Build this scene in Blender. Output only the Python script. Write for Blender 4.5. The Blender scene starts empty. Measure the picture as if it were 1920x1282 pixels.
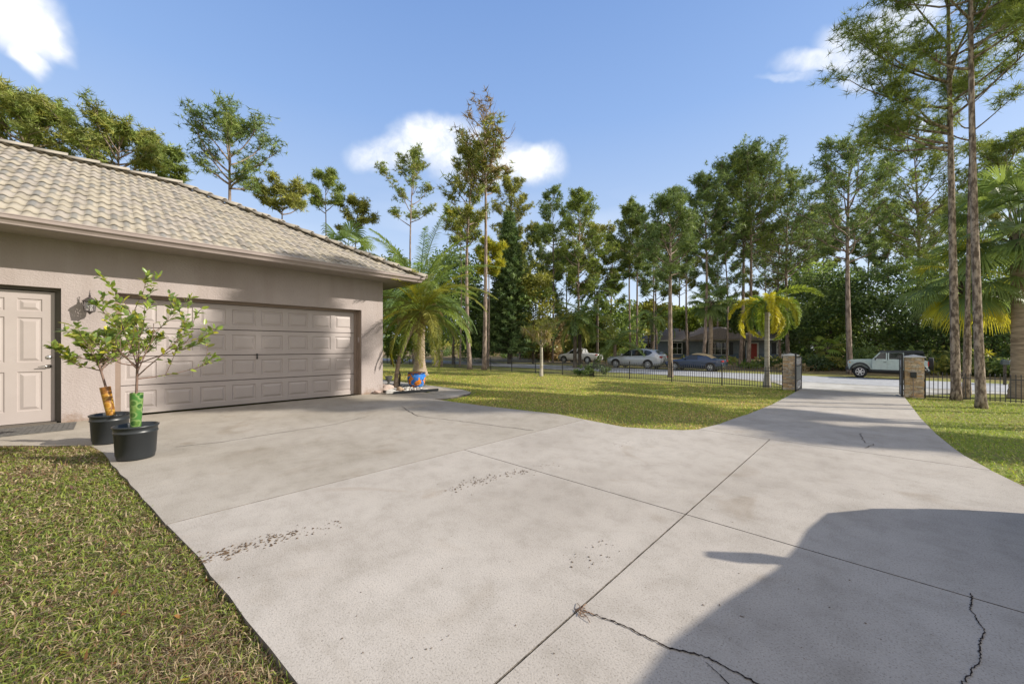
import bpy, bmesh, math, random
import numpy as np
from mathutils import Vector, Matrix
R = math.radians
scene = bpy.context.scene
COL = scene.collection
CH = 1.25            # camera height above the driveway slab
YAW = R(43.5)
F = 715.0; HZ = 650.0; CX = 960.0
SN, CS = math.sin(YAW), math.cos(YAW)
# ------------------------------------------------------------------ measuring helpers (survey of the place)
def at(px, Y):
    X = (px-CX)/F*Y
    return (CS*X-SN*Y, SN*X+CS*Y)
def hz(py, Y): return CH+(HZ-py)/F*Y
_ty = [-60, 6.2, 7.5, 9.6, 12.8, 18.7, 20.5, 26, 36, 62, 120, 600]
_tz = [0, 0, -.06, -.22, -.38, -.53, -.57, -.66, -.66, -.36, -.3, -.3]
def T(y): return float(np.interp(y, _ty, _tz))
def Tn(y): return np.interp(y, _ty, _tz)
# ------------------------------------------------------------------ scene helpers
def link(o): COL.objects.link(o); return o
def tag(o, label=None, cat=None, group=None, kind=None):
    if label: o['label'] = label
    if cat: o['category'] = cat
    if group: o['group'] = group
    if kind: o['kind'] = kind
    return o
def thing(name, label, cat, loc=(0,0,0), rz=0, group=None):
    o = bpy.data.objects.new(name, None); link(o)
    o.empty_display_size = .2
    o.location = loc; o.rotation_euler = (0,0,rz)
    return tag(o, label, cat, group)
def copy_tree(o, parent=None):
    c = o.copy(); link(c); c.parent = parent
    for ch in [x for x in bpy.data.objects if x.parent == o]: copy_tree(ch, c)
    return c
class MB:
    def __init__(s): s.v=[]; s.f=[]; s.c=[]; s.mi=[]; s.cur=0; s.col=(1,1,1)
    def add(s, vs, fs):
        n=len(s.v); s.v += [tuple(v) for v in vs]; s.c += [s.col]*len(vs)
        s.f += [tuple(i+n for i in f) for f in fs]; s.mi += [s.cur]*len(fs)
    def box(s, a, b, M=None):
        x0,y0,z0=a; x1,y1,z1=b
        vs=[Vector(p) for p in ((x0,y0,z0),(x1,y0,z0),(x1,y1,z0),(x0,y1,z0),(x0,y0,z1),(x1,y0,z1),(x1,y1,z1),(x0,y1,z1))]
        if M: vs=[M@v for v in vs]
        s.add(vs,[(0,3,2,1),(4,5,6,7),(0,1,5,4),(1,2,6,5),(2,3,7,6),(3,0,4,7)])
    def tube(s, pts, rad, n=8, cap=True):
        pts=[Vector(p) for p in pts]; m=len(pts)
        if not hasattr(rad,'__len__'): rad=[rad]*m
        vs=[]; ref=Vector((0,0,1))
        t0=(pts[1]-pts[0]).normalized()
        if abs(t0.z)>.9: ref=Vector((1,0,0))
        a=t0.cross(ref).normalized()
        for i,p in enumerate(pts):
            t=(pts[min(i+1,m-1)]-pts[max(i-1,0)])
            if t.length<1e-9: t=t0
            t.normalize(); a=(a-t*a.dot(t))
            if a.length<1e-6: a=t.orthogonal()
            a.normalize(); b=t.cross(a)
            for k in range(n):
                th=2*math.pi*k/n; vs.append(p+(a*math.cos(th)+b*math.sin(th))*rad[i])
        fs=[]
        for i in range(m-1):
            for k in range(n):
                k2=(k+1)%n; fs.append((i*n+k,i*n+k2,(i+1)*n+k2,(i+1)*n+k))
        if cap: fs.append(tuple(range(n))[::-1]); fs.append(tuple((m-1)*n+k for k in range(n)))
        s.add(vs,fs)
    def lathe(s, prof, c=(0,0,0), n=24, M=None, cap=True):
        vs=[]; fs=[]
        for r,z in prof:
            for k in range(n):
                th=2*math.pi*k/n; v=Vector((c[0]+r*math.cos(th),c[1]+r*math.sin(th),c[2]+z))
                vs.append(M@v if M else v)
        for i in range(len(prof)-1):
            for k in range(n):
                k2=(k+1)%n; fs.append((i*n+k,i*n+k2,(i+1)*n+k2,(i+1)*n+k))
        if cap:
            fs.append(tuple(range(n))[::-1]); fs.append(tuple((len(prof)-1)*n+k for k in range(n)))
        s.add(vs,fs)
    def prism(s, poly, d0, d1, M=None, inset=0):
        # poly in (x,z), extruded along y d0..d1 ; inset scales the d1 and d0 sides
        n=len(poly)
        vs=[Vector((p[0],d0,p[1])) for p in poly]+[Vector((p[0],d1,p[1])) for p in poly]
        if M: vs=[M@v for v in vs]
        fs=[tuple(range(n)), tuple(range(2*n-1,n-1,-1))]
        for i in range(n):
            j=(i+1)%n; fs.append((i,i+n,j+n,j))
        s.add(vs,fs)
    def build(s, name, mats, parent=None, smooth=False, bevel=0, col=False):
        me=bpy.data.meshes.new(name); me.from_pydata(s.v,[],s.f)
        if not isinstance(mats,(list,tuple)): mats=[mats]
        for m in mats: me.materials.append(m)
        if len(mats)>1: me.polygons.foreach_set('material_index', s.mi)
        if col:
            ca=me.color_attributes.new('Col','FLOAT_COLOR','POINT')
            ca.data.foreach_set('color', np.array([(*c,1) for c in s.c],dtype=np.float32).ravel())
        bm=bmesh.new(); bm.from_mesh(me); bmesh.ops.recalc_face_normals(bm,faces=bm.faces); bm.to_mesh(me); bm.free()
        if smooth: me.polygons.foreach_set('use_smooth',[True]*len(me.polygons))
        o=bpy.data.objects.new(name,me); link(o)
        if parent: o.parent=parent
        if bevel:
            md=o.modifiers.new('b','BEVEL'); md.width=bevel; md.segments=2; md.limit_method='ANGLE'; md.angle_limit=R(35)
        return o
def np_mesh(name, V, Fc, mat, C=None, parent=None):
    """V (n,3), Fc (m,k) faces of one size; C per vertex colour"""
    me=bpy.data.meshes.new(name); V=np.ascontiguousarray(V,dtype=np.float32); Fc=np.ascontiguousarray(Fc,dtype=np.int32)
    me.vertices.add(len(V)); me.vertices.foreach_set('co',V.ravel())
    me.loops.add(Fc.size); me.loops.foreach_set('vertex_index',Fc.ravel())
    me.polygons.add(len(Fc)); me.polygons.foreach_set('loop_start',np.arange(0,Fc.size,Fc.shape[1],dtype=np.int32))
    try: me.polygons.foreach_set('loop_total',np.full(len(Fc),Fc.shape[1],dtype=np.int32))
    except Exception: pass
    me.materials.append(mat); me.update(calc_edges=True)
    if C is not None:
        ca=me.color_attributes.new('Col','FLOAT_COLOR','POINT')
        C4=np.ones((len(V),4),dtype=np.float32); C4[:,:3]=C; ca.data.foreach_set('color',C4.ravel())
    me.validate()
    o=bpy.data.objects.new(name,me); link(o)
    if parent: o.parent=parent
    return o
# ------------------------------------------------------------------ materials
def newmat(name):
    m=bpy.data.materials.new(name); m.use_nodes=True
    nt=m.node_tree; b=nt.nodes['Principled BSDF']
    return m,nt,b
def N(nt,t,**kw):
    n=nt.nodes.new(t)
    for k,v in kw.items():
        if k in n.inputs.keys() if hasattr(n.inputs,'keys') else False: n.inputs[k].default_value=v
        else: setattr(n,k,v)
    return n
def noise(nt,scale,detail=6,rough=.6,coord='Object',stretch=None):
    tc=nt.nodes.new('ShaderNodeTexCoord'); n=nt.nodes.new('ShaderNodeTexNoise')
    n.inputs['Scale'].default_value=scale; n.inputs['Detail'].default_value=detail; n.inputs['Roughness'].default_value=rough
    if stretch:
        mp=nt.nodes.new('ShaderNodeMapping'); mp.inputs['Scale'].default_value=stretch
        nt.links.new(tc.outputs[coord],mp.inputs[0]); nt.links.new(mp.outputs[0],n.inputs['Vector'])
    else: nt.links.new(tc.outputs[coord],n.inputs['Vector'])
    return n
def ramp(nt,src,stops):
    r=nt.nodes.new('ShaderNodeValToRGB'); e=r.color_ramp.elements
    while len(e)<len(stops): e.new(.5)
    for i,(p,c) in enumerate(stops):
        e[i].position=p; e[i].color=(*c,1) if len(c)==3 else c
    nt.links.new(src,r.inputs[0]); return r
def mixc(nt,fac,a,b,mode='MIX'):
    m=nt.nodes.new('ShaderNodeMix'); m.data_type='RGBA'; m.blend_type=mode
    for s,v in ((m.inputs[0],fac),(m.inputs[6],a),(m.inputs[7],b)):
        if isinstance(v,(int,float)): s.default_value=v
        elif isinstance(v,tuple): s.default_value=(*v,1)
        else: nt.links.new(v,s)
    return m.outputs[2]
def bump(nt,b,src,strength=.3,dist=.02):
    bp=nt.nodes.new('ShaderNodeBump'); bp.inputs['Strength'].default_value=strength; bp.inputs['Distance'].default_value=dist
    nt.links.new(src,bp.inputs['Height']); nt.links.new(bp.outputs[0],b.inputs['Normal'])
def mat_noise(name,c1,c2,scale=4,rough=.7,bs=.2,bd=.01,bscale=None,metal=0,stretch=None,c3=None,lo=.35,hi=.65):
    m,nt,b=newmat(name); n=noise(nt,scale,stretch=stretch)
    st=[(lo,c1),(hi,c2)] if c3 is None else [(lo,c1),((lo+hi)/2,c2),(hi,c3)]
    r=ramp(nt,n.outputs['Fac'],st); nt.links.new(r.outputs[0],b.inputs['Base Color'])
    b.inputs['Roughness'].default_value=rough; b.inputs['Metallic'].default_value=metal
    if bs:
        n2=noise(nt,bscale or scale*6,stretch=stretch); bump(nt,b,n2.outputs['Fac'],bs,bd)
    return m
def mat_plain(name,c,rough=.5,metal=0,spec=.5,coat=0):
    m,nt,b=newmat(name)
    n=noise(nt,9); k=.88
    r=ramp(nt,n.outputs['Fac'],[(.3,tuple(x*k for x in c)),(.7,tuple(min(1,x*1.06) for x in c))])
    nt.links.new(r.outputs[0],b.inputs['Base Color'])
    b.inputs['Roughness'].default_value=rough; b.inputs['Metallic'].default_value=metal
    b.inputs['Specular IOR Level'].default_value=spec
    if coat: b.inputs['Coat Weight'].default_value=coat; b.inputs['Coat Roughness'].default_value=.05
    return m
def mat_leaf(name,trans=.35,rough=.5,gain=1.0):
    m,nt,b=newmat(name); out=nt.nodes['Material Output']
    at_=nt.nodes.new('ShaderNodeAttribute'); at_.attribute_name='Col'
    c=at_.outputs['Color']
    b.inputs['Roughness'].default_value=rough; b.inputs['Specular IOR Level'].default_value=.35
    nt.links.new(c,b.inputs['Base Color'])
    tr=nt.nodes.new('ShaderNodeBsdfTranslucent'); hs=mixc(nt,.5,c,(1.0,.95,.35),'MULTIPLY')
    g=nt.nodes.new('ShaderNodeVectorMath'); g.operation='SCALE'; g.inputs['Scale'].default_value=1.7
    nt.links.new(hs,g.inputs[0]); nt.links.new(g.outputs[0],tr.inputs[0])
    mx=nt.nodes.new('ShaderNodeMixShader'); mx.inputs[0].default_value=trans
    nt.links.new(b.outputs[0],mx.inputs[1]); nt.links.new(tr.outputs[0],mx.inputs[2]); nt.links.new(mx.outputs[0],out.inputs[0])
    return m
def mat_col(name,rough=.7,bs=.2,bscale=30):
    m,nt,b=newmat(name); a=nt.nodes.new('ShaderNodeAttribute'); a.attribute_name='Col'
    n=noise(nt,5); r=ramp(nt,n.outputs['Fac'],[(.3,(.78,.77,.75)),(.5,(1,1,1)),(.7,(1.06,1.06,1.06))])
    nt.links.new(mixc(nt,1.0,a.outputs['Color'],r.outputs[0],'MULTIPLY'),b.inputs['Base Color'])
    b.inputs['Roughness'].default_value=rough
    if bs: bump(nt,b,noise(nt,bscale).outputs['Fac'],bs,.01)
    return m
def mat_concrete(name,c,c2,dark,speck=1.0):
    m,nt,b=newmat(name)
    n1=noise(nt,.55,4,.62); n2=noise(nt,4.5,6,.75); n3=noise(nt,120,2,.7); n4=noise(nt,1.3,3,.5,stretch=(1,.25,1))
    r1=ramp(nt,n1.outputs['Fac'],[(.36,dark),(.5,c),(.66,c2)])
    r2=ramp(nt,n2.outputs['Fac'],[(.33,(.86,.855,.84)),(.52,(1,1,1)),(.7,(1.06,1.055,1.05))])
    r4=ramp(nt,n4.outputs['Fac'],[(.35,(.93,.925,.915)),(.6,(1.02,1.02,1.02))])
    r3=ramp(nt,n3.outputs['Fac'],[(.33,(.50,.48,.46)),(.42,(.93,.93,.93)),(.66,(1.10,1.10,1.10))])
    o=mixc(nt,1.0,r1.outputs[0],r2.outputs[0],'MULTIPLY'); o=mixc(nt,.8*speck,o,r3.outputs[0],'MULTIPLY'); o=mixc(nt,.8,o,r4.outputs[0],'MULTIPLY')
    # blotchy stains of their own shape
    n5=noise(nt,.9,3,.6); n5.inputs['Distortion'].default_value=1.2
    s5=ramp(nt,n5.outputs['Fac'],[(.60,(1,1,1)),(.72,(.86,.83,.79))])
    o=mixc(nt,1.0,o,s5.outputs[0],'MULTIPLY')
    nt.links.new(o,b.inputs['Base Color']); b.inputs['Roughness'].default_value=.88; b.inputs['Specular IOR Level'].default_value=.25
    bump(nt,b,n3.outputs['Fac'],.35,.004)
    return m
M={}
M['conc']=mat_concrete('concrete_pale',(.415,.376,.330),(.452,.413,.366),(.375,.338,.295))
M['conc_old']=mat_concrete('concrete_tan',(.365,.328,.278),(.40,.362,.312),(.325,.29,.24))
M['conc_far']=mat_concrete('concrete_apron',(.46,.45,.43),(.55,.54,.51),(.33,.31,.27))
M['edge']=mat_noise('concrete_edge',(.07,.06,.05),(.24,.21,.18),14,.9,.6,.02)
M['crack']=mat_plain('crack_dark',(.045,.03,.025),.95)
M['dirt']=mat_noise('dirt_crumb',(.06,.035,.02),(.14,.09,.05),20,.95)
M['asphalt']=mat_noise('asphalt_road',(.30,.31,.33),(.42,.43,.45),3,.85,.2,.005,80)
def wall_mat():
    m,nt,b=newmat('stucco_mauve')
    n=noise(nt,.8,5,.6); n2=noise(nt,26,6,.65,stretch=(1,1,1.6)); n3=noise(nt,90,3)
    r=ramp(nt,n.outputs['Fac'],[(.35,(.345,.298,.285)),(.65,(.385,.335,.32))])
    tc=nt.nodes.new('ShaderNodeTexCoord'); sp=nt.nodes.new('ShaderNodeSeparateXYZ'); nt.links.new(tc.outputs['Object'],sp.inputs[0])
    nd=noise(nt,3.0,5,.7); ma=nt.nodes.new('ShaderNodeMath'); ma.operation='MULTIPLY_ADD'; nt.links.new(nd.outputs['Fac'],ma.inputs[0]); ma.inputs[1].default_value=.9; nt.links.new(sp.outputs[2],ma.inputs[2])
    dr=ramp(nt,ma.outputs[0],[(.40,(.62,.50,.38)),(.62,(1,1,1))]); ns_=noise(nt,1.6,4,.6,stretch=(1,1,.12)); st_=ramp(nt,ns_.outputs['Fac'],[(.36,(.90,.88,.86)),(.55,(1,1,1))])
    cc_=mixc(nt,1.0,mixc(nt,1.0,r.outputs[0],dr.outputs[0],'MULTIPLY'),st_.outputs[0],'MULTIPLY')
    nt.links.new(cc_,b.inputs['Base Color']); b.inputs['Roughness'].default_value=.85
    r2=ramp(nt,n2.outputs['Fac'],[(.42,(0,0,0)),(.58,(1,1,1))])
    bump(nt,b,mixc(nt,.25,r2.outputs[0],n3.outputs['Color']),.55,.006)
    return m
M['wall']=wall_mat()
M['gdoor']=mat_noise('garage_door_paint',(.375,.33,.315),(.41,.362,.347),1.2,.45,.05,.001)
M['door']=mat_noise('entry_door_paint',(.355,.31,.292),(.385,.338,.32),1.5,.4,.04,.001)
M['trim']=mat_noise('brown_trim_paint',(.22,.165,.13),(.27,.205,.165),3,.5,.1,.002)
M['gutter']=mat_noise('gutter_metal',(.29,.24,.225),(.34,.285,.265),3,.4,.05,.001)
M['soffit']=mat_plain('soffit_paint',(.30,.26,.23),.8)
M['tile']=mat_col('roof_tile_clay',.8,.25,40)
M['under']=mat_plain('roof_underlay',(.05,.045,.04),.9)
M['glass_dark']=mat_plain('dark_glass',(.015,.018,.02),.06,0,.8)
M['black']=mat_plain('black_iron',(.018,.018,.02),.45)
M['blackm']=mat_plain('black_plastic',(.022,.026,.03),.38)
M['bronze']=mat_noise('lamp_bronze',(.07,.06,.06),(.12,.10,.10),12,.45,.1,.002,metal=.5)
M['steel']=mat_plain('brushed_steel',(.55,.54,.52),.25,1)
M['soil']=mat_noise('potting_soil',(.03,.02,.014),(.09,.06,.04),30,.95,.5,.01)
M['rubber']=mat_plain('tyre_rubber',(.02,.02,.022),.8)
M['chrome']=mat_plain('chrome_rim',(.6,.6,.62),.25,.9)
M['bark_pine']=mat_noise('pine_bark',(.13,.095,.075),(.36,.28,.23),9,.95,.9,.03,16,stretch=(1,1,.3),lo=.38,hi=.62)
M['bark_near']=mat_noise('pine_bark_plates',(.11,.08,.06),(.40,.32,.25),14,.95,1.0,.04,12,stretch=(1,1,.35),lo=.42,hi=.6)
M['bark_dark']=mat_noise('dark_bark',(.05,.04,.03),(.15,.12,.09),8,.95,.7,.02,14,stretch=(1,1,.3))
M['bark_palm']=mat_noise('palm_trunk_bark',(.20,.15,.11),(.42,.33,.25),7,.9,.8,.02,14,stretch=(.4,.4,2.2))
M['bark_grey']=mat_noise('smooth_grey_bark',(.27,.24,.19),(.42,.39,.32),4,.85,.4,.01,10,stretch=(.5,.5,3))
M['twig']=mat_noise('twig_bark',(.10,.06,.045),(.20,.13,.10),20,.8,.3,.002)
M['leaf']=mat_leaf('foliage_leaf')
M['needle']=mat_leaf('pine_needles',.22,.55)
M['gloss_leaf']=mat_leaf('citrus_leaf',.35,.3)
M['grassb']=mat_leaf('grass_blades',.3,.6)
def ground_mat():
    m,nt,b=newmat('lawn_ground')
    n1=noise(nt,.25,5,.6); n2=noise(nt,2.2,8,.7); n3=noise(nt,45,4,.7)
    r1=ramp(nt,n1.outputs['Fac'],[(.36,(.32,.26,.11)),(.5,(.28,.28,.07)),(.66,(.31,.33,.08))])
    r2=ramp(nt,n2.outputs['Fac'],[(.3,(.30,.23,.13)),(.45,(.23,.23,.08)),(.65,(.17,.23,.05))])
    o=mixc(nt,.5,r1.outputs[0],r2.outputs[0])
    r3=ramp(nt,n3.outputs['Fac'],[(.3,(.45,.45,.4)),(.6,(1.15,1.15,1.1))])
    o=mixc(nt,.85,o,r3.outputs[0],'MULTIPLY')
    # leaf litter under the woods beyond the road
    tc=nt.nodes.new('ShaderNodeTexCoord'); sp=nt.nodes.new('ShaderNodeSeparateXYZ'); nt.links.new(tc.outputs['Object'],sp.inputs[0])
    mr=nt.nodes.new('ShaderNodeMapRange'); mr.inputs[1].default_value=33; mr.inputs[2].default_value=37; nt.links.new(sp.outputs[1],mr.inputs[0])
    r4=ramp(nt,n2.outputs['Fac'],[(.32,(.10,.07,.045)),(.5,(.22,.165,.09)),(.68,(.27,.23,.11))])
    o=mixc(nt,mr.outputs[0],o,r4.outputs[0])
    nt.links.new(o,b.inputs['Base Color']); b.inputs['Roughness'].default_value=.95; b.inputs['Specular IOR Level'].default_value=.1
    bump(nt,b,n3.outputs['Fac'],.8,.03)
    return m
M['ground']=ground_mat()
# ------------------------------------------------------------------ ground
def slab_z(x,y): return T(y)
def ground_z(x,y):
    z=T(y)-.045
    if y<1.2 and x<0: z-=.006*min(1,max(0,(1.2-y)/1.0))
    return z
xs=sorted(set([-600,-300,-150,-90,-60,-45]+list(range(-36,16,2))+[20,30,50,90,160,300,600]))
ys=sorted(set([-200,-60,-20,-8,-4,-2,-1,0,.2,.5,.8,1.2,2,4,6.2]+_ty[2:-1]+[8.5,11,15,17,22,24,30,40,50,80,200,350,600]))
mb=MB()
vs=[(x,y,ground_z(x,y)) for y in ys for x in xs]; nx=len(xs)
mb.add(vs,[(j*nx+i,j*nx+i+1,(j+1)*nx+i+1,(j+1)*nx+i) for j in range(len(ys)-1) for i in range(nx-1)])
g=mb.build('ground',M['ground'],smooth=True); tag(g,kind='structure')
def drape(polys,name,mats,thick=.13,dz=0):
    """polys: list of (points,matindex) laid on the terrain with side walls"""
    bmall=bmesh.new()
    for pts,mi in polys:
        bm=bmesh.new(); f=bm.faces.new([bm.verts.new((p[0],p[1],0)) for p in pts])
        for yl in _ty[1:-1]+[8.5,11,15,17]:
            bmesh.ops.bisect_plane(bm,geom=bm.verts[:]+bm.edges[:]+bm.faces[:],plane_co=(0,yl,0),plane_no=(0,1,0))
        bmesh.ops.recalc_face_normals(bm,faces=bm.faces)
        if bm.faces[:][0].normal.z<0: bmesh.ops.reverse_faces(bm,faces=bm.faces[:])
        for v in bm.verts: v.co.z=T(v.co.y)+dz
        for f in bm.faces: f.material_index=mi
        be=[e for e in bm.edges if e.is_boundary]
        if thick:
            r=bmesh.ops.extrude_edge_only(bm,edges=be)
            for e in r['geom']:
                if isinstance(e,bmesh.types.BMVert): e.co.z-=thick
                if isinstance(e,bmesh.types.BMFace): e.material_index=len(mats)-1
        me=bpy.data.meshes.new('t'); bm.to_mesh(me); bm.free(); bmall.from_mesh(me); bpy.data.meshes.remove(me)
    me=bpy.data.meshes.new(name); bmall.to_mesh(me); bmall.free()
    for m in mats: me.materials.append(m)
    o=bpy.data.objects.new(name,me); link(o); return o
JX1,JX2,JY1,JY2=-3.615,-1.02,2.96,6.14; gp=.005
def wob(pts,amp,seed,step=.25):
    rnd=random.Random(seed); out=[]
    for a,b in zip(pts[:-1],pts[1:]):
        L=math.hypot(b[0]-a[0],b[1]-a[1]); n=max(1,int(L/step))
        for i in range(n):
            t=i/n; out.append((a[0]+(b[0]-a[0])*t+rnd.uniform(-amp,amp),a[1]+(b[1]-a[1])*t+rnd.uniform(-amp,amp)))
    out.append(pts[-1]); return out
near_edge=[(-9.7,-2.6),(-8.03,-.96),(-7.2,-.17),(-6.6,-.05),(-5.88,.02),(-3.62,.27),(-2.9,.36),(-1.55,.48),(-1.02,.53),(1.0,.75),(8,1.5)]
old=[(-9.72,5.0)]+wob(near_edge[:6],.012,1)[0:]+[(JX1-gp,.272),(JX1-gp,5.63),(-4.25,5.73),(-5.81,5.48),(-6.8,5.38),(-7.66,5.34),(-7.66,5.95),(-9.72,5.95)]
old[0]=(-9.72,5.95); old=old[:-1]
p1=[(JX1+gp,.275)]+wob([(-2.9,.36),(-1.55,.48)],.008,2)+[(JX2-gp,.53),(JX2-gp,JY1-gp),(JX1+gp,JY1-gp)]
p2=[(JX1+gp,JY1+gp),(JX2-gp,JY1+gp),(JX2-gp,JY2-gp),(-1.93,JY2-gp),(-2.08,5.92),(-2.45,5.68),(-2.84,5.52),(-3.48,5.60),(JX1+gp,5.62)]
p3=[(JX2+gp,.53),(1.0,.75),(8,1.5),(8,JY1-gp),(JX2+gp,JY1-gp)]
p4=[(JX2+gp,JY1+gp),(8,JY1+gp),(8,3.6),(4,3.9),(2.3,4.3),(1.45,4.8),(1.02,5.45),(.86,JY2-gp),(JX2+gp,JY2-gp)]
def strip(y0,y1):
    ysn=[y0]+[y for y in np.arange(math.ceil(y0*2)/2+.5,y1-.2,.5)]+[y1]
    xl=lambda y:float(np.interp(y,[6.14,6.5,7.3,9,12,16,20.3],[-1.93,-1.87,-1.87,-1.97,-2.07,-2.17,-2.28]))
    xr=lambda y:float(np.interp(y,[6.14,6.6,7.5,9,20.3],[.86,.79,.75,.76,.80]))
    return [(xl(y),y) for y in ysn]+[(xr(y),y) for y in ysn[::-1]]
polys=[(old,1),(p1,0),(p2,0),(p3,0),(p4,0),(strip(JY2+gp,10.2),0),(strip(10.21,15.2),0),(strip(15.21,20.3),0)]
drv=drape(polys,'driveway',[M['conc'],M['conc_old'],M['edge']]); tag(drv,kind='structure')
# bedding below the joints
jb=drape([([(JX1-.1,.4),(JX2,.6),(8,1.6),(8,3.4),(1,5.2),(.7,6.0),(.7,20),(-2.1,20),(-1.8,6.2),(-2.7,5.4),(JX1-.1,5.5)],0)],'joint_filler',[M['crack'],M['crack']],thick=0,dz=-.012); tag(jb,kind='structure')
# walkway round the corner of the house
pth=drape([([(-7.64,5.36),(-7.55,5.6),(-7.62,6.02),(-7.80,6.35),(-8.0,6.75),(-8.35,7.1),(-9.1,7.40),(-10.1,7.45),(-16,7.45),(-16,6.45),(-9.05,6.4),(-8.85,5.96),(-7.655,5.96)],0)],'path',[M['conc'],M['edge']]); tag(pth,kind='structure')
# apron and road
ap=drape([([(-2.45,20.32),(-2.9,21.2),(-3.2,22.5),(-3.9,24.5),(-6.5,26.3),(5.8,26.3),(3.3,24.6),(1.9,22.6),(1.2,21.4),(.9,20.32)],0)],'pavement',[M['conc_far'],M['edge']],thick=.1,dz=-.02); tag(ap,kind='structure')
rd=drape([([(-400,26.25),(-400,31.9),(300,31.9),(300,26.25)],0)],'road',[M['asphalt'],M['edge']],thick=.08,dz=-.012); tag(rd,kind='structure')
# cracks: thin dark seams in the slab
def crack_strip(mb,pts,w,seed,dz=.004):
    pts=wob(wob(pts,.018,seed,.10),.0045,seed+50,.013); rnd=random.Random(seed)
    for a,b in zip(pts[:-1],pts[1:]):
        d=Vector((b[0]-a[0],b[1]-a[1])); 
        if d.length<1e-5: continue
        n=Vector((-d.y,d.x)).normalized()*w*rnd.uniform(.5,1.2)
        e=d.normalized()*.004
        mb.add([(a[0]-n.x-e.x,a[1]-n.y-e.y,T(a[1])+dz),(b[0]-n.x+e.x,b[1]-n.y+e.y,T(b[1])+dz),(b[0]+n.x+e.x,b[1]+n.y+e.y,T(b[1])+dz),(a[0]+n.x-e.x,a[1]+n.y-e.y,T(a[1])+dz)],[(0,1,2,3)])
def gxy(px,py,h=CH):
    Y=F*h/(py-HZ); return at(px,Y)
mb=MB()
crack_strip(mb,[gxy(1095,1147),gxy(1165,1172),gxy(1250,1208),gxy(1330,1240),gxy(1420,1278),gxy(1450,1300)],.0035,3)
crack_strip(mb,[gxy(1330,1240),gxy(1370,1280),gxy(1400,1310)],.002,4)
crack_strip(mb,[gxy(1820,1115),gxy(1815,1145),gxy(1842,1185),gxy(1848,1213),gxy(1800,1262),gxy(1795,1300)],.0022,5)
crack_strip(mb,[gxy(1613,800),gxy(1620,825),gxy(1640,828),gxy(1622,838)],.004,6)
crack_strip(mb,[gxy(755,762),gxy(768,772),gxy(784,780)],.007,7)
crack_strip(mb,[gxy(784,780),gxy(850,788),gxy(920,797),gxy(1000,807)],.005,8)
crack_strip(mb,[gxy(692,780),gxy(620,797),gxy(520,812),gxy(420,828),gxy(330,838)],.005,9)
ck=mb.build('seam',M['crack']); tag(ck,kind='structure')
# dirt crumbs left by tyres, small debris
def fleck(mb,x,y,s,rnd,z=None,flat=True):
    n=rnd.choice([4,5,6]); a0=rnd.uniform(0,6.28); z=(T(y) if z is None else z)
    s*=.55; el=rnd.uniform(1,2.0); th=rnd.uniform(0,3.14); c,s_=math.cos(th),math.sin(th)
    vs=[]
    for i in range(n):
        a=a0+i*6.283/n; r=s*rnd.uniform(.6,1.2); u,v=r*el*math.cos(a),r*math.sin(a)
        vs.append((x+c*u-s_*v,y+s_*u+c*v,z+.003))
    vs.append((x,y,z+.003+s*.5)); mb.add(vs,[(i,(i+1)%n,n) for i in range(n)])
mb=MB(); rnd=random.Random(11)
def trail(a,b,n,w,s0):
    A=Vector(gxy(*a)); B=Vector(gxy(*b)); d=(B-A); nn=Vector((-d.y,d.x)).normalized()
    for i in range(n):
        p=A+d*rnd.random()+nn*rnd.gauss(0,w); fleck(mb,p.x,p.y,s0*rnd.uniform(.4,1.3),rnd)
trail((372,1050),(470,1022),85,.045,.012); trail((470,1022),(560,1000),90,.05,.011); trail((560,1000),(640,978),35,.05,.009)
trail((830,922),(900,900),60,.045,.011); trail((890,903),(985,882),100,.05,.011); trail((985,882),(1040,868),18,.04,.01)
trail((1055,1052),(1100,1040),10,.04,.009); trail((1100,1035),(1150,1020),14,.05,.008); trail((1110,1055),(1150,1045),9,.04,.008)
trail((1150,835),(1225,822),40,.07,.009)
for i in range(90):
    px=rnd.uniform(420,1880); py=rnd.uniform(800,1270); p=gxy(px,py)
    fleck(mb,p[0],p[1],rnd.uniform(.003,.008),rnd)
d=mb.build('dirt_crumbs',M['dirt']); tag(d,kind='stuff')
# ------------------------------------------------------------------ house
WX=-9.7; WYC=5.11; EV=.78; WH=3.02
HS=thing('garage_house','mauve stucco garage wing with cream tiled hip roof beside the driveway','house',(WX,WYC,0))
def hb(mb,a,b): mb.box((a[0]-WX,a[1]-WYC,a[2]),(b[0]-WX,b[1]-WYC,b[2]))
GY0,GY1,GH=.06,4.515,2.205
DY1=-.555; DY0=DY1-1.02; DH=2.21
BX=-17.35; WT=.22; Y0=-12
mb=MB()
hb(mb,(WX-WT,GY1,-.3),(WX,WYC,WH)); hb(mb,(WX-WT,DY1,-.3),(WX,GY0,WH))
hb(mb,(WX-WT,GY0,GH),(WX,GY1,WH)); hb(mb,(WX-WT,DY0,DH),(WX,DY1,WH)); hb(mb,(WX-WT,Y0,-.3),(WX,DY0,WH))
hb(mb,(BX,WYC-WT,-.3),(WX-WT,WYC,WH)); hb(mb,(BX-WT,Y0,-.3),(BX,WYC,WH)); hb(mb,(BX,Y0,-.3),(WX-WT,Y0+WT,WH))
mb.build('wall',M['wall'],HS)
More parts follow.
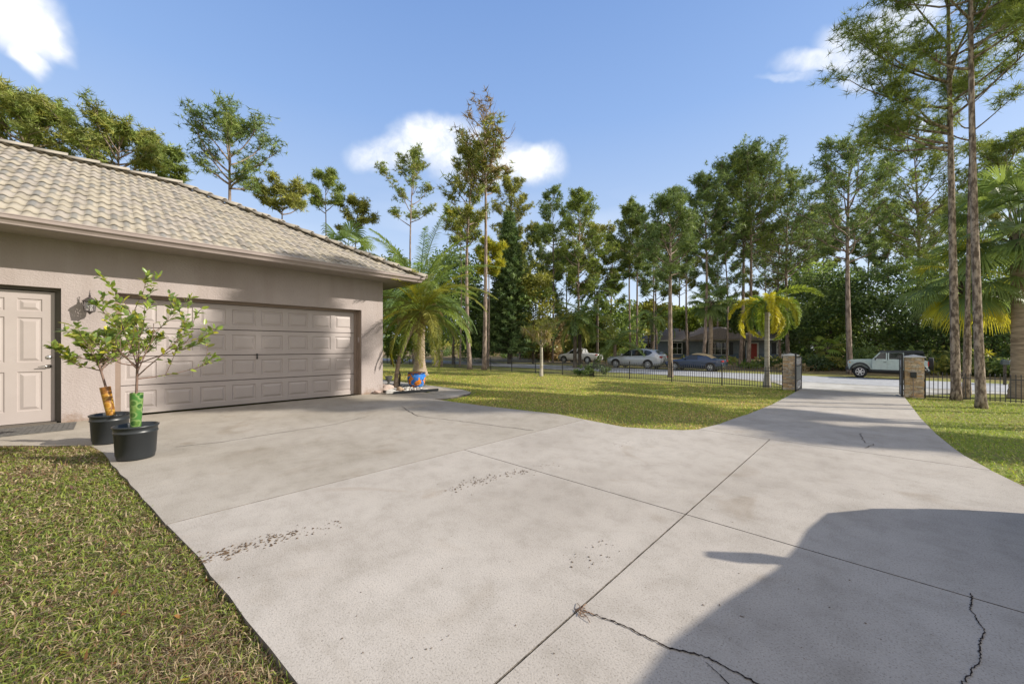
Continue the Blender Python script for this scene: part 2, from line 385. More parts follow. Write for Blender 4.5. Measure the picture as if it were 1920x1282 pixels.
# garage door
mb=MB()
tx=WX-WT
hb(mb,(tx-.03,GY1-.10,0),(tx+.02,GY1+.02,GH)); hb(mb,(tx+.02,GY1-.05,0),(tx+.06,GY1+.001,GH)); hb(mb,(tx+.06,GY1-.022,0),(tx+.19,GY1-.002,GH))
hb(mb,(tx-.03,GY0-.02,0),(tx+.02,GY0+.07,GH)); hb(mb,(tx-.03,GY0+.07,GH-.06),(tx+.02,GY1-.1,GH+.02))
GD=mb.build('garage_door',M['trim'],HS)
dx=tx-.01; gy0,gy1=GY0+.07,GY1-.10; gh=GH-.06; rh=gh/4; cw=(gy1-gy0)/8
def raised(mb,x,y0,y1,z0,z1,e=.014):
    # stepped raised panel on face x (+x out): groove, slope, field
    def ring(i,o): return [(x+o-WX,y0+i-WYC,z0+i),(x+o-WX,y1-i-WYC,z0+i),(x+o-WX,y1-i-WYC,z1-i),(x+o-WX,y0+i-WYC,z1-i)]
    rs=[ring(0,.0),ring(.012,-e),ring(.028,-e),ring(.065,.001)]
    vs=sum(rs,[]); fs=[]
    for r in range(3):
        for k in range(4): fs.append((r*4+k,r*4+(k+1)%4,(r+1)*4+(k+1)%4,(r+1)*4+k))
    fs.append((12,13,14,15)); mb.add(vs,fs)
def panel_face(mb,x,ya,yb,za,zb,cells):
    # face x plane with rectangular holes (cells sorted in one row grid)
    cy=sorted(set([ya,yb]+[c[0] for c in cells]+[c[1] for c in cells])); cz=sorted(set([za,zb]+[c[2] for c in cells]+[c[3] for c in cells]))
    for i in range(len(cy)-1):
        for j in range(len(cz)-1):
            my,mz=(cy[i]+cy[i+1])/2,(cz[j]+cz[j+1])/2
            if any(c[0]<my<c[1] and c[2]<mz<c[3] for c in cells): continue
            mb.add([(x-WX,cy[i]-WYC,cz[j]),(x-WX,cy[i+1]-WYC,cz[j]),(x-WX,cy[i+1]-WYC,cz[j+1]),(x-WX,cy[i]-WYC,cz[j+1])],[(0,1,2,3)])
    for c in cells: raised(mb,x,*c)
for r in range(4):
    mb=MB(); z0=r*rh+.004; z1=(r+1)*rh-.004
    cells=[(gy0+c*cw+.055,gy0+(c+1)*cw-.055,z0+.10,z1-.10) for c in range(8)]
    panel_face(mb,dx,gy0+.002,gy1-.002,z0+.006,z1-.006,cells)
    # rounded section lips
    for (za,zb,xa,xb) in ((z0,z0+.006,dx-.02,dx),(z1-.006,z1,dx,dx-.02)):
        mb.add([(xa-WX,gy0-WYC,za),(xa-WX,gy1-WYC,za),(xb-WX,gy1-WYC,zb),(xb-WX,gy0-WYC,zb)],[(0,1,2,3)])
    hb(mb,(dx-.05,gy0,z0),(dx-.021,gy1,z1))
    mb.build('door_section',M['gdoor'],GD)
mb=MB(); yk=(gy0+gy1)/2-.03
mb.box((dx-WX,yk-WYC-.012,.98),(dx-WX+.03,yk-WYC+.012,1.10)); mb.build('handle',M['black'],GD,bevel=.004)
mb=MB(); hb(mb,(tx+.09,GY1-.045,1.36),(tx+.15,GY1-.0225,1.50)); hb(mb,(tx+.10,GY1-.050,1.37),(tx+.14,GY1-.0455,1.44)); mb.build('keypad',M['gutter'],HS,bevel=.004)
# entry door
mb=MB(); ex=WX-.145
hb(mb,(WX-.20,DY1-.05,0),(WX-.11,DY1+.002,DH)); hb(mb,(WX-.20,DY0,DH-.05),(WX-.11,DY1-.05,DH+.002)); hb(mb,(WX-.20,DY0-.002,0),(WX-.11,DY0+.05,DH-.05))
hb(mb,(WX-.19,DY1-.075,.02),(ex-.002,DY1-.05,DH-.05))
hb(mb,(WX-.2,DY0+.05,0),(WX+.02,DY1-.05,.022))
ED=mb.build('entry_door',mat_plain('dark_door_frame',(.10,.085,.07),.6),HS)
y0,y1=DY0+.055,DY1-.078; z0,z1=.03,DH-.065
mb=MB(); w=y1-y0; cells=[]
for cya,cyb in ((y0+.12,y0+w/2-.06),(y0+w/2+.06,y1-.13)):
    for za,zb in ((.22,.85),(1.0,1.72),(1.82,2.02)): cells.append((cya,cyb,za,zb))
panel_face(mb,ex,y0,y1,z0,z1,cells); hb(mb,(ex-.045,y0,z0),(ex-.016,y1,z1))
mb.build('door_leaf',M['door'],ED)
mb=MB(); hy=y1-.06-WYC; hx=ex-WX
mb.lathe([(.033,0),(.033,.012),(.02,.02),(.0,.022)],(0,0,0),16,Matrix.Translation((hx,hy,1.08))@Matrix.Rotation(R(90),4,'Y'))
mb.build('deadbolt',M['steel'],ED,smooth=True); mb=MB()
mb.lathe([(.032,0),(.032,.012),(.012,.018),(.012,.05)],(0,0,0),16,Matrix.Translation((hx,hy,.93))@Matrix.Rotation(R(90),4,'Y'))
mb.tube([(hx+.05,hy+.005,.93),(hx+.055,hy-.05,.935),(hx+.05,hy-.11,.925)],[.011,.010,.007],8)
mb.build('handle',M['steel'],ED,smooth=True)
# soffit, fascia, gutter
mb=MB(); e=EV
def loc(x,y,z): return (x-WX,y-WYC,z)
hb(mb,(BX-e,Y0-e,WH-.02),(WX+e-.06,WYC+e-.06,WH+.03))
mb.build('soffit',M['soffit'],HS)
mb=MB()
prof=[(0,-.02),(.025,-.02),(.03,.0),(.05,.03),(.085,.055),(.09,.10),(.098,.105),(.098,.12),(.085,.12),(.08,.105),(.075,.065),(.04,.04),(.02,.0),(0,0)]
def gut(p0,p1,nrm,upv=.0):
    a=Vector(p0);b=Vector(p1);n=Vector(nrm); k=len(prof); vs=[]
    for q,s in ((a,-1),(b,1)):
        d=(b-a).normalized()
        for (o,z) in prof: vs.append(q+n*o+Vector((0,0,z))+d*s*o)
    fs=[(i,(i+1)%k,(i+1)%k+k,i+k) for i in range(k)]+[tuple(range(k)),tuple(range(2*k-1,k-1,-1))]
    mb.add(vs,fs)
gx=WX+e-.06; gyy=WYC+e-.06; gz=WH+.0
gut(loc(gx,Y0-e,gz),loc(gx,gyy,gz),(1,0,0)); gut(loc(BX-e,gyy,gz),loc(gx,gyy,gz),(0,1,0))
hb(mb,(gx-.02,Y0-e,gz-.03),(gx-.001,gyy-.001,gz+.10)); hb(mb,(BX-e,gyy-.02,gz-.03),(gx-.02,gyy-.001,gz+.10))
mb.build('gutter',M['gutter'],HS)
# roof tiles
PITCH=.535; RX=-13.53; ex0=WX+e+.0; ey0=WYC+e+.0; ez=WH+.085
run=ex0-RX; SL=math.sqrt(1+PITCH*PITCH); rows=15; rr=run/rows; ww=.15
def tile_field(name,O,A,U,Lmin,Lmax,seed):
    """O eave corner, A along-eave unit (2d), U upslope unit (2d) ; Lmin/Lmax(run) limits along A"""
    rs=np.random.RandomState(seed); V=[];Fc=[];C=[]; ns=7
    prof=[(i/(ns-1),.024*math.sin(math.pi*min(1,(i/(ns-1))/.62))**.8 if i/(ns-1)<.62 else -.008*math.sin(math.pi*((i/(ns-1))-.62)/.38)) for i in range(ns)]
    for r in range(rows):
        u0=r*rr-.0; u1=(r+1)*rr+.05
        lm,lM=Lmin((r+.5)*rr),Lmax((r+.5)*rr)
        j0=int(math.floor(lm/ww)); j1=int(math.ceil(lM/ww))
        for j in range(j0,j1):
            j_=rs.rand(); fade=min(1,max(.12,1.0-(j*ww+9)/15.0))
            grey=((j+2*r+(r%2))%2==0) and rs.rand()<.45+.6*fade
            base=(np.array([.325,.288,.228])*(1+.12*(rs.rand()-.5)) if rs.rand()<.6 else np.array([.305,.272,.232])*(1+.14*(rs.rand()-.5)))*(.80 if rs.rand()<.06 else 1)
            g_=np.array([.14,.145,.145])*(1+.25*(rs.rand()-.5)); gw=.35+.65*fade
            dz=rs.uniform(-.004,.004); n=len(V)
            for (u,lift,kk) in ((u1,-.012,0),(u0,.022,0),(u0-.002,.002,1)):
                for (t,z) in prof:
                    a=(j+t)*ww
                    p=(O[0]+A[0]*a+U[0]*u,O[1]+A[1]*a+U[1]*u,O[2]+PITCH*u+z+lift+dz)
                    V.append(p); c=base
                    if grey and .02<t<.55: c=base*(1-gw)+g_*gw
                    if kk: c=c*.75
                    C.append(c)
            for q in range(2):
                for i in range(ns-1): Fc.append((n+q*ns+i,n+q*ns+i+1,n+(q+1)*ns+i+1,n+(q+1)*ns+i))
    V=np.array(V); V[:,0]-=WX; V[:,1]-=WYC
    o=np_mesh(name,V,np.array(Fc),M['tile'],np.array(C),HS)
    bm=bmesh.new(); bm.from_mesh(o.data); bmesh.ops.recalc_face_normals(bm,faces=bm.faces)
    for f in bm.faces: f.smooth=True
    bm.to_mesh(o.data); bm.free(); return o
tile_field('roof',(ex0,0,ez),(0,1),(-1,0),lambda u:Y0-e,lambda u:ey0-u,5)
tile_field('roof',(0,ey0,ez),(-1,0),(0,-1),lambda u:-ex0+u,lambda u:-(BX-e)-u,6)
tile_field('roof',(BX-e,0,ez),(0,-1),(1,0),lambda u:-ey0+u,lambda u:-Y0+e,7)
mb=MB()
hx_,hy_=RX,ey0-run; rzt=ez+PITCH*run
mb.add([loc(ex0-.04,Y0-e,ez-.03),loc(ex0-.04,ey0-.04,ez-.03),loc(RX,hy_,rzt-.04),loc(RX,Y0-e,rzt-.04),loc(BX-e+.04,Y0-e,ez-.03),loc(BX-e+.04,ey0-.04,ez-.03)],
       [(0,1,2,3),(1,5,2),(5,4,3,2),(0,3,4)])
mb.build('roof_underlay',M['under'],HS)
# hip and ridge caps
mb=MB(); rnd=random.Random(3)
def caps(a,b,n):
    a=Vector(a);b=Vector(b); d=(b-a)/n; t=d.normalized(); s=t.cross(Vector((0,0,1))).normalized(); upv=s.cross(t)
    for i in range(n):
        p0=a+d*i-d*.12; p1=a+d*(i+1); k=9; vs=[]
        sh=rnd.uniform(.92,1.08); mb.col=(.325*sh,.292*sh,.245*sh)
        for (p,r,l) in ((p0,.125,.03),(p1,.10,.0),(p1,.085,-.01),(p0,.108,.015)):
            for q in range(k):
                th=math.pi*q/(k-1); vs.append(p+s*math.cos(th)*r+upv*(math.sin(th)*r*.75+l-.02))
        fs=[]
        for L0,L1 in ((0,1),(1,2),(2,3),(3,0)):
            for q in range(k-1): fs.append((L0*k+q,L0*k+q+1,L1*k+q+1,L1*k+q))
        mb.add(vs,fs)
cz=.035
caps(loc(ex0+.02,ey0+.02,ez+cz),loc(RX,hy_,rzt+cz),17)
caps(loc(BX-e,ey0,ez+cz),loc(RX,hy_,rzt+cz),17)
caps(loc(RX,hy_,rzt+cz+.01),loc(RX,Y0-e,rzt+cz+.01),28)
mb.build('ridge_cap',M['tile'],HS,smooth=True,col=True)
# lantern on the wall
LX,LY,LZ=WX,-.235,0
ln=thing('wall_lantern','small bronze carriage lantern on the stucco wall right of the entry door','lantern',(WX,LY,2.0))
mb=MB(); off=.16
mb.lathe([(.045,0),(.045,.012),(.03,.02),(0,.022)],(0,0,0),16,Matrix.Translation((0,0,-.03))@Matrix.Rotation(R(90),4,'Y')@Matrix.Scale(1.6,4,(1,0,0)))
mb.tube([(.015,0,-.04),(.06,0,.05),(.11,0,.075),(off,0,.055)],.009,6); mb.build('bracket',M['bronze'],ln,smooth=True)
mb=MB(); 
mb.lathe([(.0,.165),(.008,.16),(.012,.135),(.007,.12),(.018,.105),(.012,.09),(.02,.08),(.045,.06),(.07,.035),(.092,.018),(.092,.008),(.07,.006),(0,.006)],(off,0,0),8)
mb.tube([(off+.018*math.cos(t),0,.178+.018*math.sin(t)) for t in np.linspace(0,6.283,12)],.004,5); 
for k in range(8):
    a=2*math.pi*k/8; mb.tube([(off+.075*math.cos(a),.075*math.sin(a),.006),(off+.060*math.cos(a),.060*math.sin(a),-.15)],.006,5)
mb.lathe([(.0,-.21),(.008,-.205),(.012,-.195),(.03,-.175),(.064,-.16),(.064,-.145),(.0,-.145)],(off,0,0),8)
mb.build('cage',M['bronze'],ln)
mg,nt,b=newmat('clear_lamp_glass'); b.inputs['Roughness'].default_value=.08; b.inputs['Transmission Weight'].default_value=.85; b.inputs['Base Color'].default_value=(.8,.8,.8,1); b.inputs['IOR'].default_value=1.1
mb=MB(); mb.lathe([(.069,.004),(.056,-.144)],(off,0,0),8,cap=False); mb.build('pane',mg,ln)
mb=MB(); mb.lathe([(.0,-.05),(.012,-.055),(.022,-.085),(.02,-.11),(.012,-.13),(.012,-.145),(0,-.145)],(off,0,0),12); mb.build('bulb',mat_plain('bulb_glass',(.75,.72,.65),.2),ln,smooth=True)
# door mat
mb=MB(); 
for i in range(26):
    y0=-1.75+i*.052; mb.box((-9.55+.0,y0,.004),(-8.78,y0+.048,.016))
mb.box((-9.56,-1.77,.0035),(-8.77,-.38,.010)); 
dm=mb.build('door_mat',mat_noise('grey_mat',(.075,.07,.065),(.13,.125,.115),14,.95,.5,.004)); tag(dm,'flat dark grey ribbed mat on the landing before the entry door','mat')
# ------------------------------------------------------------------ vegetation tools
def blades(rs,C0,D,L,W,col,droop=0.0):
    """triangles from C0 along D (unit) ; per item arrays. returns V,F,C"""
    n=len(C0); rnd3=rs.normal(size=(n,3)); S=np.cross(D,rnd3); S/= (np.linalg.norm(S,axis=1,keepdims=True)+1e-9)
    S=S*(W[:,None] if hasattr(W,'__len__') else W)
    L_=L[:,None] if hasattr(L,'__len__') else L
    tip=C0+D*L_; tip[:,2]-=droop*(L_[:,0] if hasattr(L_,'__len__') else L_)
    V=np.stack([C0-S*.5,C0+S*.5,tip],1).reshape(-1,3); Fc=np.arange(3*n).reshape(-1,3)
    return V,Fc,np.repeat(col,3,axis=0)
def leafquads(rs,P,D,L,W,col,fold=.0,nrm=None):
    """diamond shaped leaves"""
    n=len(P); r3=rs.normal(size=(n,3)) if nrm is None else nrm
    S=np.cross(D,r3); S/=(np.linalg.norm(S,axis=1,keepdims=True)+1e-9)
    L_=L[:,None] if hasattr(L,'__len__') else L; W_=W[:,None] if hasattr(W,'__len__') else W
    mid=P+D*L_*.45; tip=P+D*L_
    V=np.stack([P,mid+S*W_*.5,tip,mid-S*W_*.5],1).reshape(-1,3); Fc=np.arange(4*n).reshape(-1,4)
    return V,Fc,np.repeat(col,4,axis=0)
def unit(a): return a/(np.linalg.norm(a,axis=1,keepdims=True)+1e-9)
def branch(rnd,p,d,L,n,up=.15,wig=.25):
    pts=[Vector(p)]; d=Vector(d).normalized(); s=L/n
    for i in range(n):
        d=(d+Vector((rnd.uniform(-wig,wig),rnd.uniform(-wig,wig),rnd.uniform(-wig*.7,wig*.7)+up))).normalized()
        pts.append(pts[-1]+d*s)
    return pts
GREENS={'pine':((.165,.225,.06),(.30,.35,.08)),'pine_dark':((.12,.18,.065),(.22,.285,.085)),'olive':((.20,.225,.06),(.36,.35,.08)),
 'yellow':((.36,.36,.04),(.55,.50,.05)),'brown':((.24,.17,.08),(.36,.27,.14)),'broad':((.13,.20,.06),(.25,.32,.08)),
 'broad_dark':((.07,.12,.045),(.16,.22,.075)),'bright':((.16,.24,.045),(.30,.36,.06)),'palm':((.14,.21,.075),(.27,.34,.10)),'tan':((.28,.21,.12),(.42,.33,.19))}
def pick(rs,key,n):
    a,b=[np.array(x) for x in GREENS[key]]; t=rs.rand(n,1)**1.2; return a*(1-t)+b*t
def tuft_cloud(rs,P,cols,nl,length,width,up=.35,droop=0):
    n=len(P); P_=np.repeat(P,nl,0); D=rs.normal(size=(n*nl,3)); D[:,2]=D[:,2]*.8+up; D=unit(D)
    L=length*rs.uniform(.7,1.2,n*nl); c=np.repeat(cols,nl,0)*rs.uniform(.85,1.15,(n*nl,1))
    return blades(rs,P_,D,L,np.full(n*nl,width),c,droop)
def pine(name,label,px,Y,top,cbot,rad,trunk_r=.17,key='pine',seed=1,n_limb=16,dens=1.0,lean=(0,0),base=None,bark='bark_pine',tl=.34,tw=.06,group='pines',flat=.55,
         dead_top=0,keys=None,cat='pine tree',nt_=9,low=None,fork=False,asym=None,sides=8,wpx=None,tube_s=5,xy=None,th=None):
    rnd=random.Random(seed); rs=np.random.RandomState(seed)
    x,y=xy if xy else at(px,Y); z0=ground_z(x,y)-.05 if base is None else base
    H=(hz(top,Y) if th is None else th)-z0; CB=(hz(cbot,Y) if th is None else cbot)-z0
    if wpx: rad=wpx/F*Y*.5
    t=thing(name,label,cat,(x,y,z0),0,group)
    mb=MB(); n=12; tr=[];rr_=[]
    wk=.02 if th is None else .005; bx,by=rnd.uniform(-wk,wk)*H,rnd.uniform(-wk,wk)*H
    for i in range(n+1):
        f=i/n; wv=math.sin(f*3.1)
        tr.append(Vector((lean[0]*f*H+bx*wv,lean[1]*f*H+by*wv,f*H*.97))); rr_.append(trunk_r*((1-f)**.75*.85+.06)+(.35*trunk_r if i==0 else 0))
    def tp(h):
        f=min(.999,max(0,h/(H*.97)))*n; i=int(f); return tr[i].lerp(tr[i+1],f-i)
    # finer rings near the base for the flare
    mb.tube([tr[0],tr[0].lerp(tr[1],.25)]+tr[1:],[rr_[0],trunk_r*.98]+rr_[1:],sides)
    tips=[]
    golden=rnd.uniform(0,6.28)
    for i in range(n_limb):
        f=(i+rnd.random()*.7)/n_limb; h=CB+(H*.96-CB)*f*1.0
        shape=(1-abs(f-.35)**1.6*1.3) if f>.35 else (.55+.45*f/.35)
        L=rad*max(.22,shape)*rnd.uniform(.75,1.15)*1.0
        golden+=2.4+rnd.uniform(-.5,.5); a=golden
        if asym: 
            if rnd.random()<asym[1]: a=asym[0]+rnd.gauss(0,.7)
        el=.15+flat*f+rnd.uniform(-.1,.25)
        d=(math.cos(a)*math.cos(el),math.sin(a)*math.cos(el),math.sin(el))
        b=branch(rnd,tp(h-L*.15),d,L,6,.10,.20); r0=trunk_r*.36*(1-f*.5)
        mb.tube(b,[r0*(1-.13*k) for k in range(7)],tube_s,False)
        dead= dead_top and f>1-dead_top
        ns=6 if not dead else 4
        for k in range(ns):
            q=rnd.uniform(.35,1.0); fi=q*6; ii=min(5,int(fi)); p=b[ii].lerp(b[ii+1],fi-ii)
            dd=(b[min(6,ii+1)]-b[ii]).normalized()+Vector((rnd.uniform(-1,1),rnd.uniform(-1,1),rnd.uniform(-.2,.7)))*.8
            sb=branch(rnd,p,dd,L*rnd.uniform(.22,.42)*(1.25-q*.4),3,.12,.3)
            mb.tube(sb,[r0*.35,r0*.28,r0*.2,r0*.1],4,False)
            for s_ in sb[1:]: tips.append((s_,f,dead))
        tips.append((b[-1],f,dead)); tips.append((b[-2],f,dead))
    mb.build('trunk',M[bark],t,smooth=True)
    P=[];C=[]
    for p,f,dead in tips:
        if dead and rnd.random()<.72: continue
        m=max(1,int(round((3.6 if not dead else .9)*dens*rnd.uniform(.4,1.6))))
        kk=key if not keys else rnd.choices([k for k,_ in keys],[w for _,w in keys])[0]
        if dead: kk='brown'
        cc=pick(rs,kk,1)[0]*rnd.uniform(.75,1.2); sp=.13+.05*rad/2.5
        for _ in range(m):
            P.append((p.x+rnd.gauss(0,sp),p.y+rnd.gauss(0,sp),p.z+rnd.gauss(0,sp*.6)+.05)); C.append(cc*rnd.uniform(.8,1.2))
    V,Fc,Cc=tuft_cloud(rs,np.array(P),np.array(C),nt_,tl,tw)
    np_mesh('crown',V,Fc,M['needle'],Cc,t)
    return t
def broad(name,label,px,Y,top,wpx,cbot,key='broad',seed=1,n_cl=60,leaf=.22,lw=.11,per=60,trunk_r=.14,group='trees',cat='tree',bark='bark_dark',depth=1.0,base=None,xy=None,dims=None,nlimb=7,keys=None):
    rnd=random.Random(seed); rs=np.random.RandomState(seed)
    x,y=xy if xy else at(px,Y); z0=ground_z(x,y)-.03 if base is None else base
    if dims: rad,CB,H=dims
    else: rad=wpx/F*Y*.5; H=hz(top,Y)-z0; CB=hz(cbot,Y)-z0
    t=thing(name,label,cat,(x,y,z0),0,group)
    mid=(H+CB)/2; hh=(H-CB)/2
    cl=[]
    for i in range(n_cl):
        v=rs.normal(size=3); v/=np.linalg.norm(v); r=rs.uniform(.35,1.0)**.6
        cl.append((v[0]*rad*r,v[1]*rad*depth*r,mid+v[2]*hh*r*(.9 if v[2]>0 else .95)))
    mb=MB(); th=max(.3,CB+hh*.5)
    mb.tube([(0,0,0),(rnd.uniform(-.1,.1),0,th*.4),(rnd.uniform(-.2,.2),rnd.uniform(-.2,.2),th)],[trunk_r*1.3,trunk_r,trunk_r*.6],8)
    for i in range(nlimb):
        c=rnd.choice(cl); s=Vector((0,0,th*rnd.uniform(.45,.95))); e=Vector(c); m=s.lerp(e,.5)+Vector((0,0,-.1*hh))+Vector((rnd.uniform(-.2,.2),rnd.uniform(-.2,.2),0))
        mb.tube([s,s.lerp(m,.5),m,m.lerp(e,.6),e],[trunk_r*.5,trunk_r*.4,trunk_r*.3,trunk_r*.18,.01],5,False)
    mb.build('trunk',M[bark],t,smooth=True)
    P=[];C=[]; cr=min(rad,hh)*.34
    for c in cl:
        kk=key if not keys else rnd.choices([k for k,_ in keys],[w for _,w in keys])[0]
        cc=pick(rs,kk,1)[0]*rs.uniform(.7,1.25)
        q=rs.normal(size=(per,3)); q/=np.linalg.norm(q,axis=1,keepdims=True); q*=rs.uniform(.5,1.05,(per,1))
        P.append(np.array(c)+q*np.array([cr,cr,cr*.62])); C.append(cc*rs.uniform(.8,1.2,(per,1)))
    P=np.concatenate(P); C=np.concatenate(C); D=rs.normal(size=P.shape); D[:,2]-=.3; D=unit(D)
    V,Fc,Cc=leafquads(rs,P,D,leaf*rs.uniform(.7,1.3,len(P)),np.full(len(P),lw),C)
    np_mesh('crown',V,Fc,M['leaf'],Cc,t)
    return t
def frond(rnd,rs,org,az,el,L,droop,nl,ll,lw,key,plumose=.0,vee=.5,rach=None,colmul=1.0,leaf_droop=.35,taper=.25,start=.12):
    """pinnate frond -> rachis points, leaf arrays"""
    n=14; pts=[Vector(org)]; e=el
    for i in range(n):
        f=(i+1)/n; e=el-droop*f**1.15
        pts.append(pts[-1]+Vector((math.cos(az)*math.cos(e),math.sin(az)*math.cos(e),math.sin(e)))*(L/n))
    P=[];D=[];LL=[];WW=[]
    side=Vector((-math.sin(az),math.cos(az),0))
    for i in range(nl):
        f=start+(1-start)*i/nl; q=f*n; k=min(n-1,int(q)); p=pts[k].lerp(pts[k+1],q-k); t=(pts[k+1]-pts[k]).normalized(); upv=side.cross(t)*-1
        if upv.z<0: upv=-upv
        l=ll*(math.sin(math.pi*min(1,.15+.8*f))**.6)*(1-taper*f)
        for s in (-1,1):
            d=(side*s*(.85)+t*(.45+.5*f)+upv*(vee*rnd.uniform(.5,1.2)+plumose*rnd.uniform(-1,1))+Vector((0,0,-leaf_droop*rnd.uniform(.3,1.2)))).normalized()
            P.append(p);D.append(d);LL.append(l*rnd.uniform(.85,1.1));WW.append(lw)
    cc=pick(rs,key,1)[0]*rnd.uniform(.8,1.2)*colmul
    return pts,np.array([tuple(p) for p in P]),np.array([tuple(d) for d in D]),np.array(LL),np.array(WW),cc
def long_leaves(rs,P,D,L,W,col,droop=.35):
    """2-segment strap leaves"""
    n=len(P); up=np.tile(np.array([0,0,1.]),(n,1)); S=np.cross(D,up+rs.normal(size=(n,3))*.3); S=unit(S)*W[:,None]*.5
    m=P+D*L[:,None]*.55; D2=D.copy(); D2[:,2]-=droop; D2=unit(D2); tp=m+D2*L[:,None]*.45
    V=np.stack([P-S*.6,P+S*.6,m-S,m+S,tp-S*.15,tp+S*.15],1).reshape(-1,3)
    b=np.arange(n)[:,None]*6; Fc=np.concatenate([b+np.array([[0,1,3,2]]),b+np.array([[2,3,5,4]])])
    return V,Fc,np.repeat(col,6,axis=0)
def palm(name,label,xy,hgt,L,nf,trunk_r,key='palm',seed=1,nl=46,ll=.45,lw=.035,el_rng=(-.5,1.3),droop=1.2,trunk=None,bark='bark_palm',plumose=.1,vee=.35,
         skirt=0,group='palms',ld=.35,cat='palm tree',keys=None,flare=1.5,base=None,crownshaft=False):
    rnd=random.Random(seed); rs=np.random.RandomState(seed)
    x,y=xy; z0=ground_z(x,y)-.03 if base is None else base
    t=thing(name,label,cat,(x,y,z0),0,group)
    pts=trunk or [(0,0,0),(0,0,hgt*.12),(0,0,hgt*.5),(0,0,hgt)]
    pv=[Vector(p) for p in pts]; dense=[]
    for a,b in zip(pv[:-1],pv[1:]):
        k=max(3,int((b-a).length/.07)); dense+= [a.lerp(b,i/k) for i in range(k)]
    dense.append(pv[-1]); n=len(dense); rad=[]
    for i in range(n):
        f=i/(n-1); rad.append(trunk_r*(1+(flare-1)*max(0,1-f*4.5)**2-.12*f)*(1.05 if i%2 else .96))
    mb=MB(); mb.tube(dense,rad,14); mb.build('trunk',M[bark],t,smooth=True)
    top=pv[-1]
    if crownshaft:
        mb=MB(); mb.tube([top,top+Vector((0,0,.25)),top+Vector((0,0,.55))],[trunk_r*.85,trunk_r*.9,trunk_r*.3],10); mb.build('crownshaft',mat_plain('crownshaft_green',(.16,.22,.07),.5),t,smooth=True); top=top+Vector((0,0,.4))
    mb=MB(); Vs=[];Fs=[];Cs=[];off=0
    def one(az,el,LL,kk,dr,nn,cm=1):
        nonlocal off
        r,P,D,l,w,cc=frond(rnd,rs,top+Vector((math.cos(az),math.sin(az),0))*trunk_r*.5,az,el,LL,dr,nn,ll,lw,kk,plumose,vee,leaf_droop=ld)
        mb.col=tuple(cc*1.1+.03); mb.tube(r,[.022*(1-.85*i/14)*max(.6,L/2.5) for i in range(15)],5,False)
        V,Fc,C=long_leaves(rs,P,D,l,w,np.clip(cc*rs.uniform(.85,1.15,(len(P),1)),0,1))
        Vs.append(V);Fs.append(Fc+off);Cs.append(C);off+=len(V)
    for i in range(nf):
        f=(i+.5)/nf; az=i*2.39996+rnd.uniform(-.2,.2); el=el_rng[1]-(el_rng[1]-el_rng[0])*f**.85+rnd.uniform(-.12,.12)
        kk=key if not keys else rnd.choices([k for k,_ in keys],[w for _,w in keys])[0]
        one(az,el,L*rnd.uniform(.85,1.08),kk,droop*(.7+.4*f),nl)
    np_mesh('crown',np.concatenate(Vs),np.concatenate(Fs),M['leaf'],np.concatenate(Cs),t)
    mb.build('frond_stems',M['leaf'],t,col=True)
    if skirt:
        mb=MB(); Vs=[];Fs=[];Cs=[];off=0
        for i in range(skirt):
            one(rnd.uniform(0,6.28),rnd.uniform(-1.1,-.3),L*rnd.uniform(.35,.6),'tan',.9,int(nl*.5))
        np_mesh('dry_skirt',np.concatenate(Vs),np.concatenate(Fs),M['leaf'],np.concatenate(Cs),t)
    return t
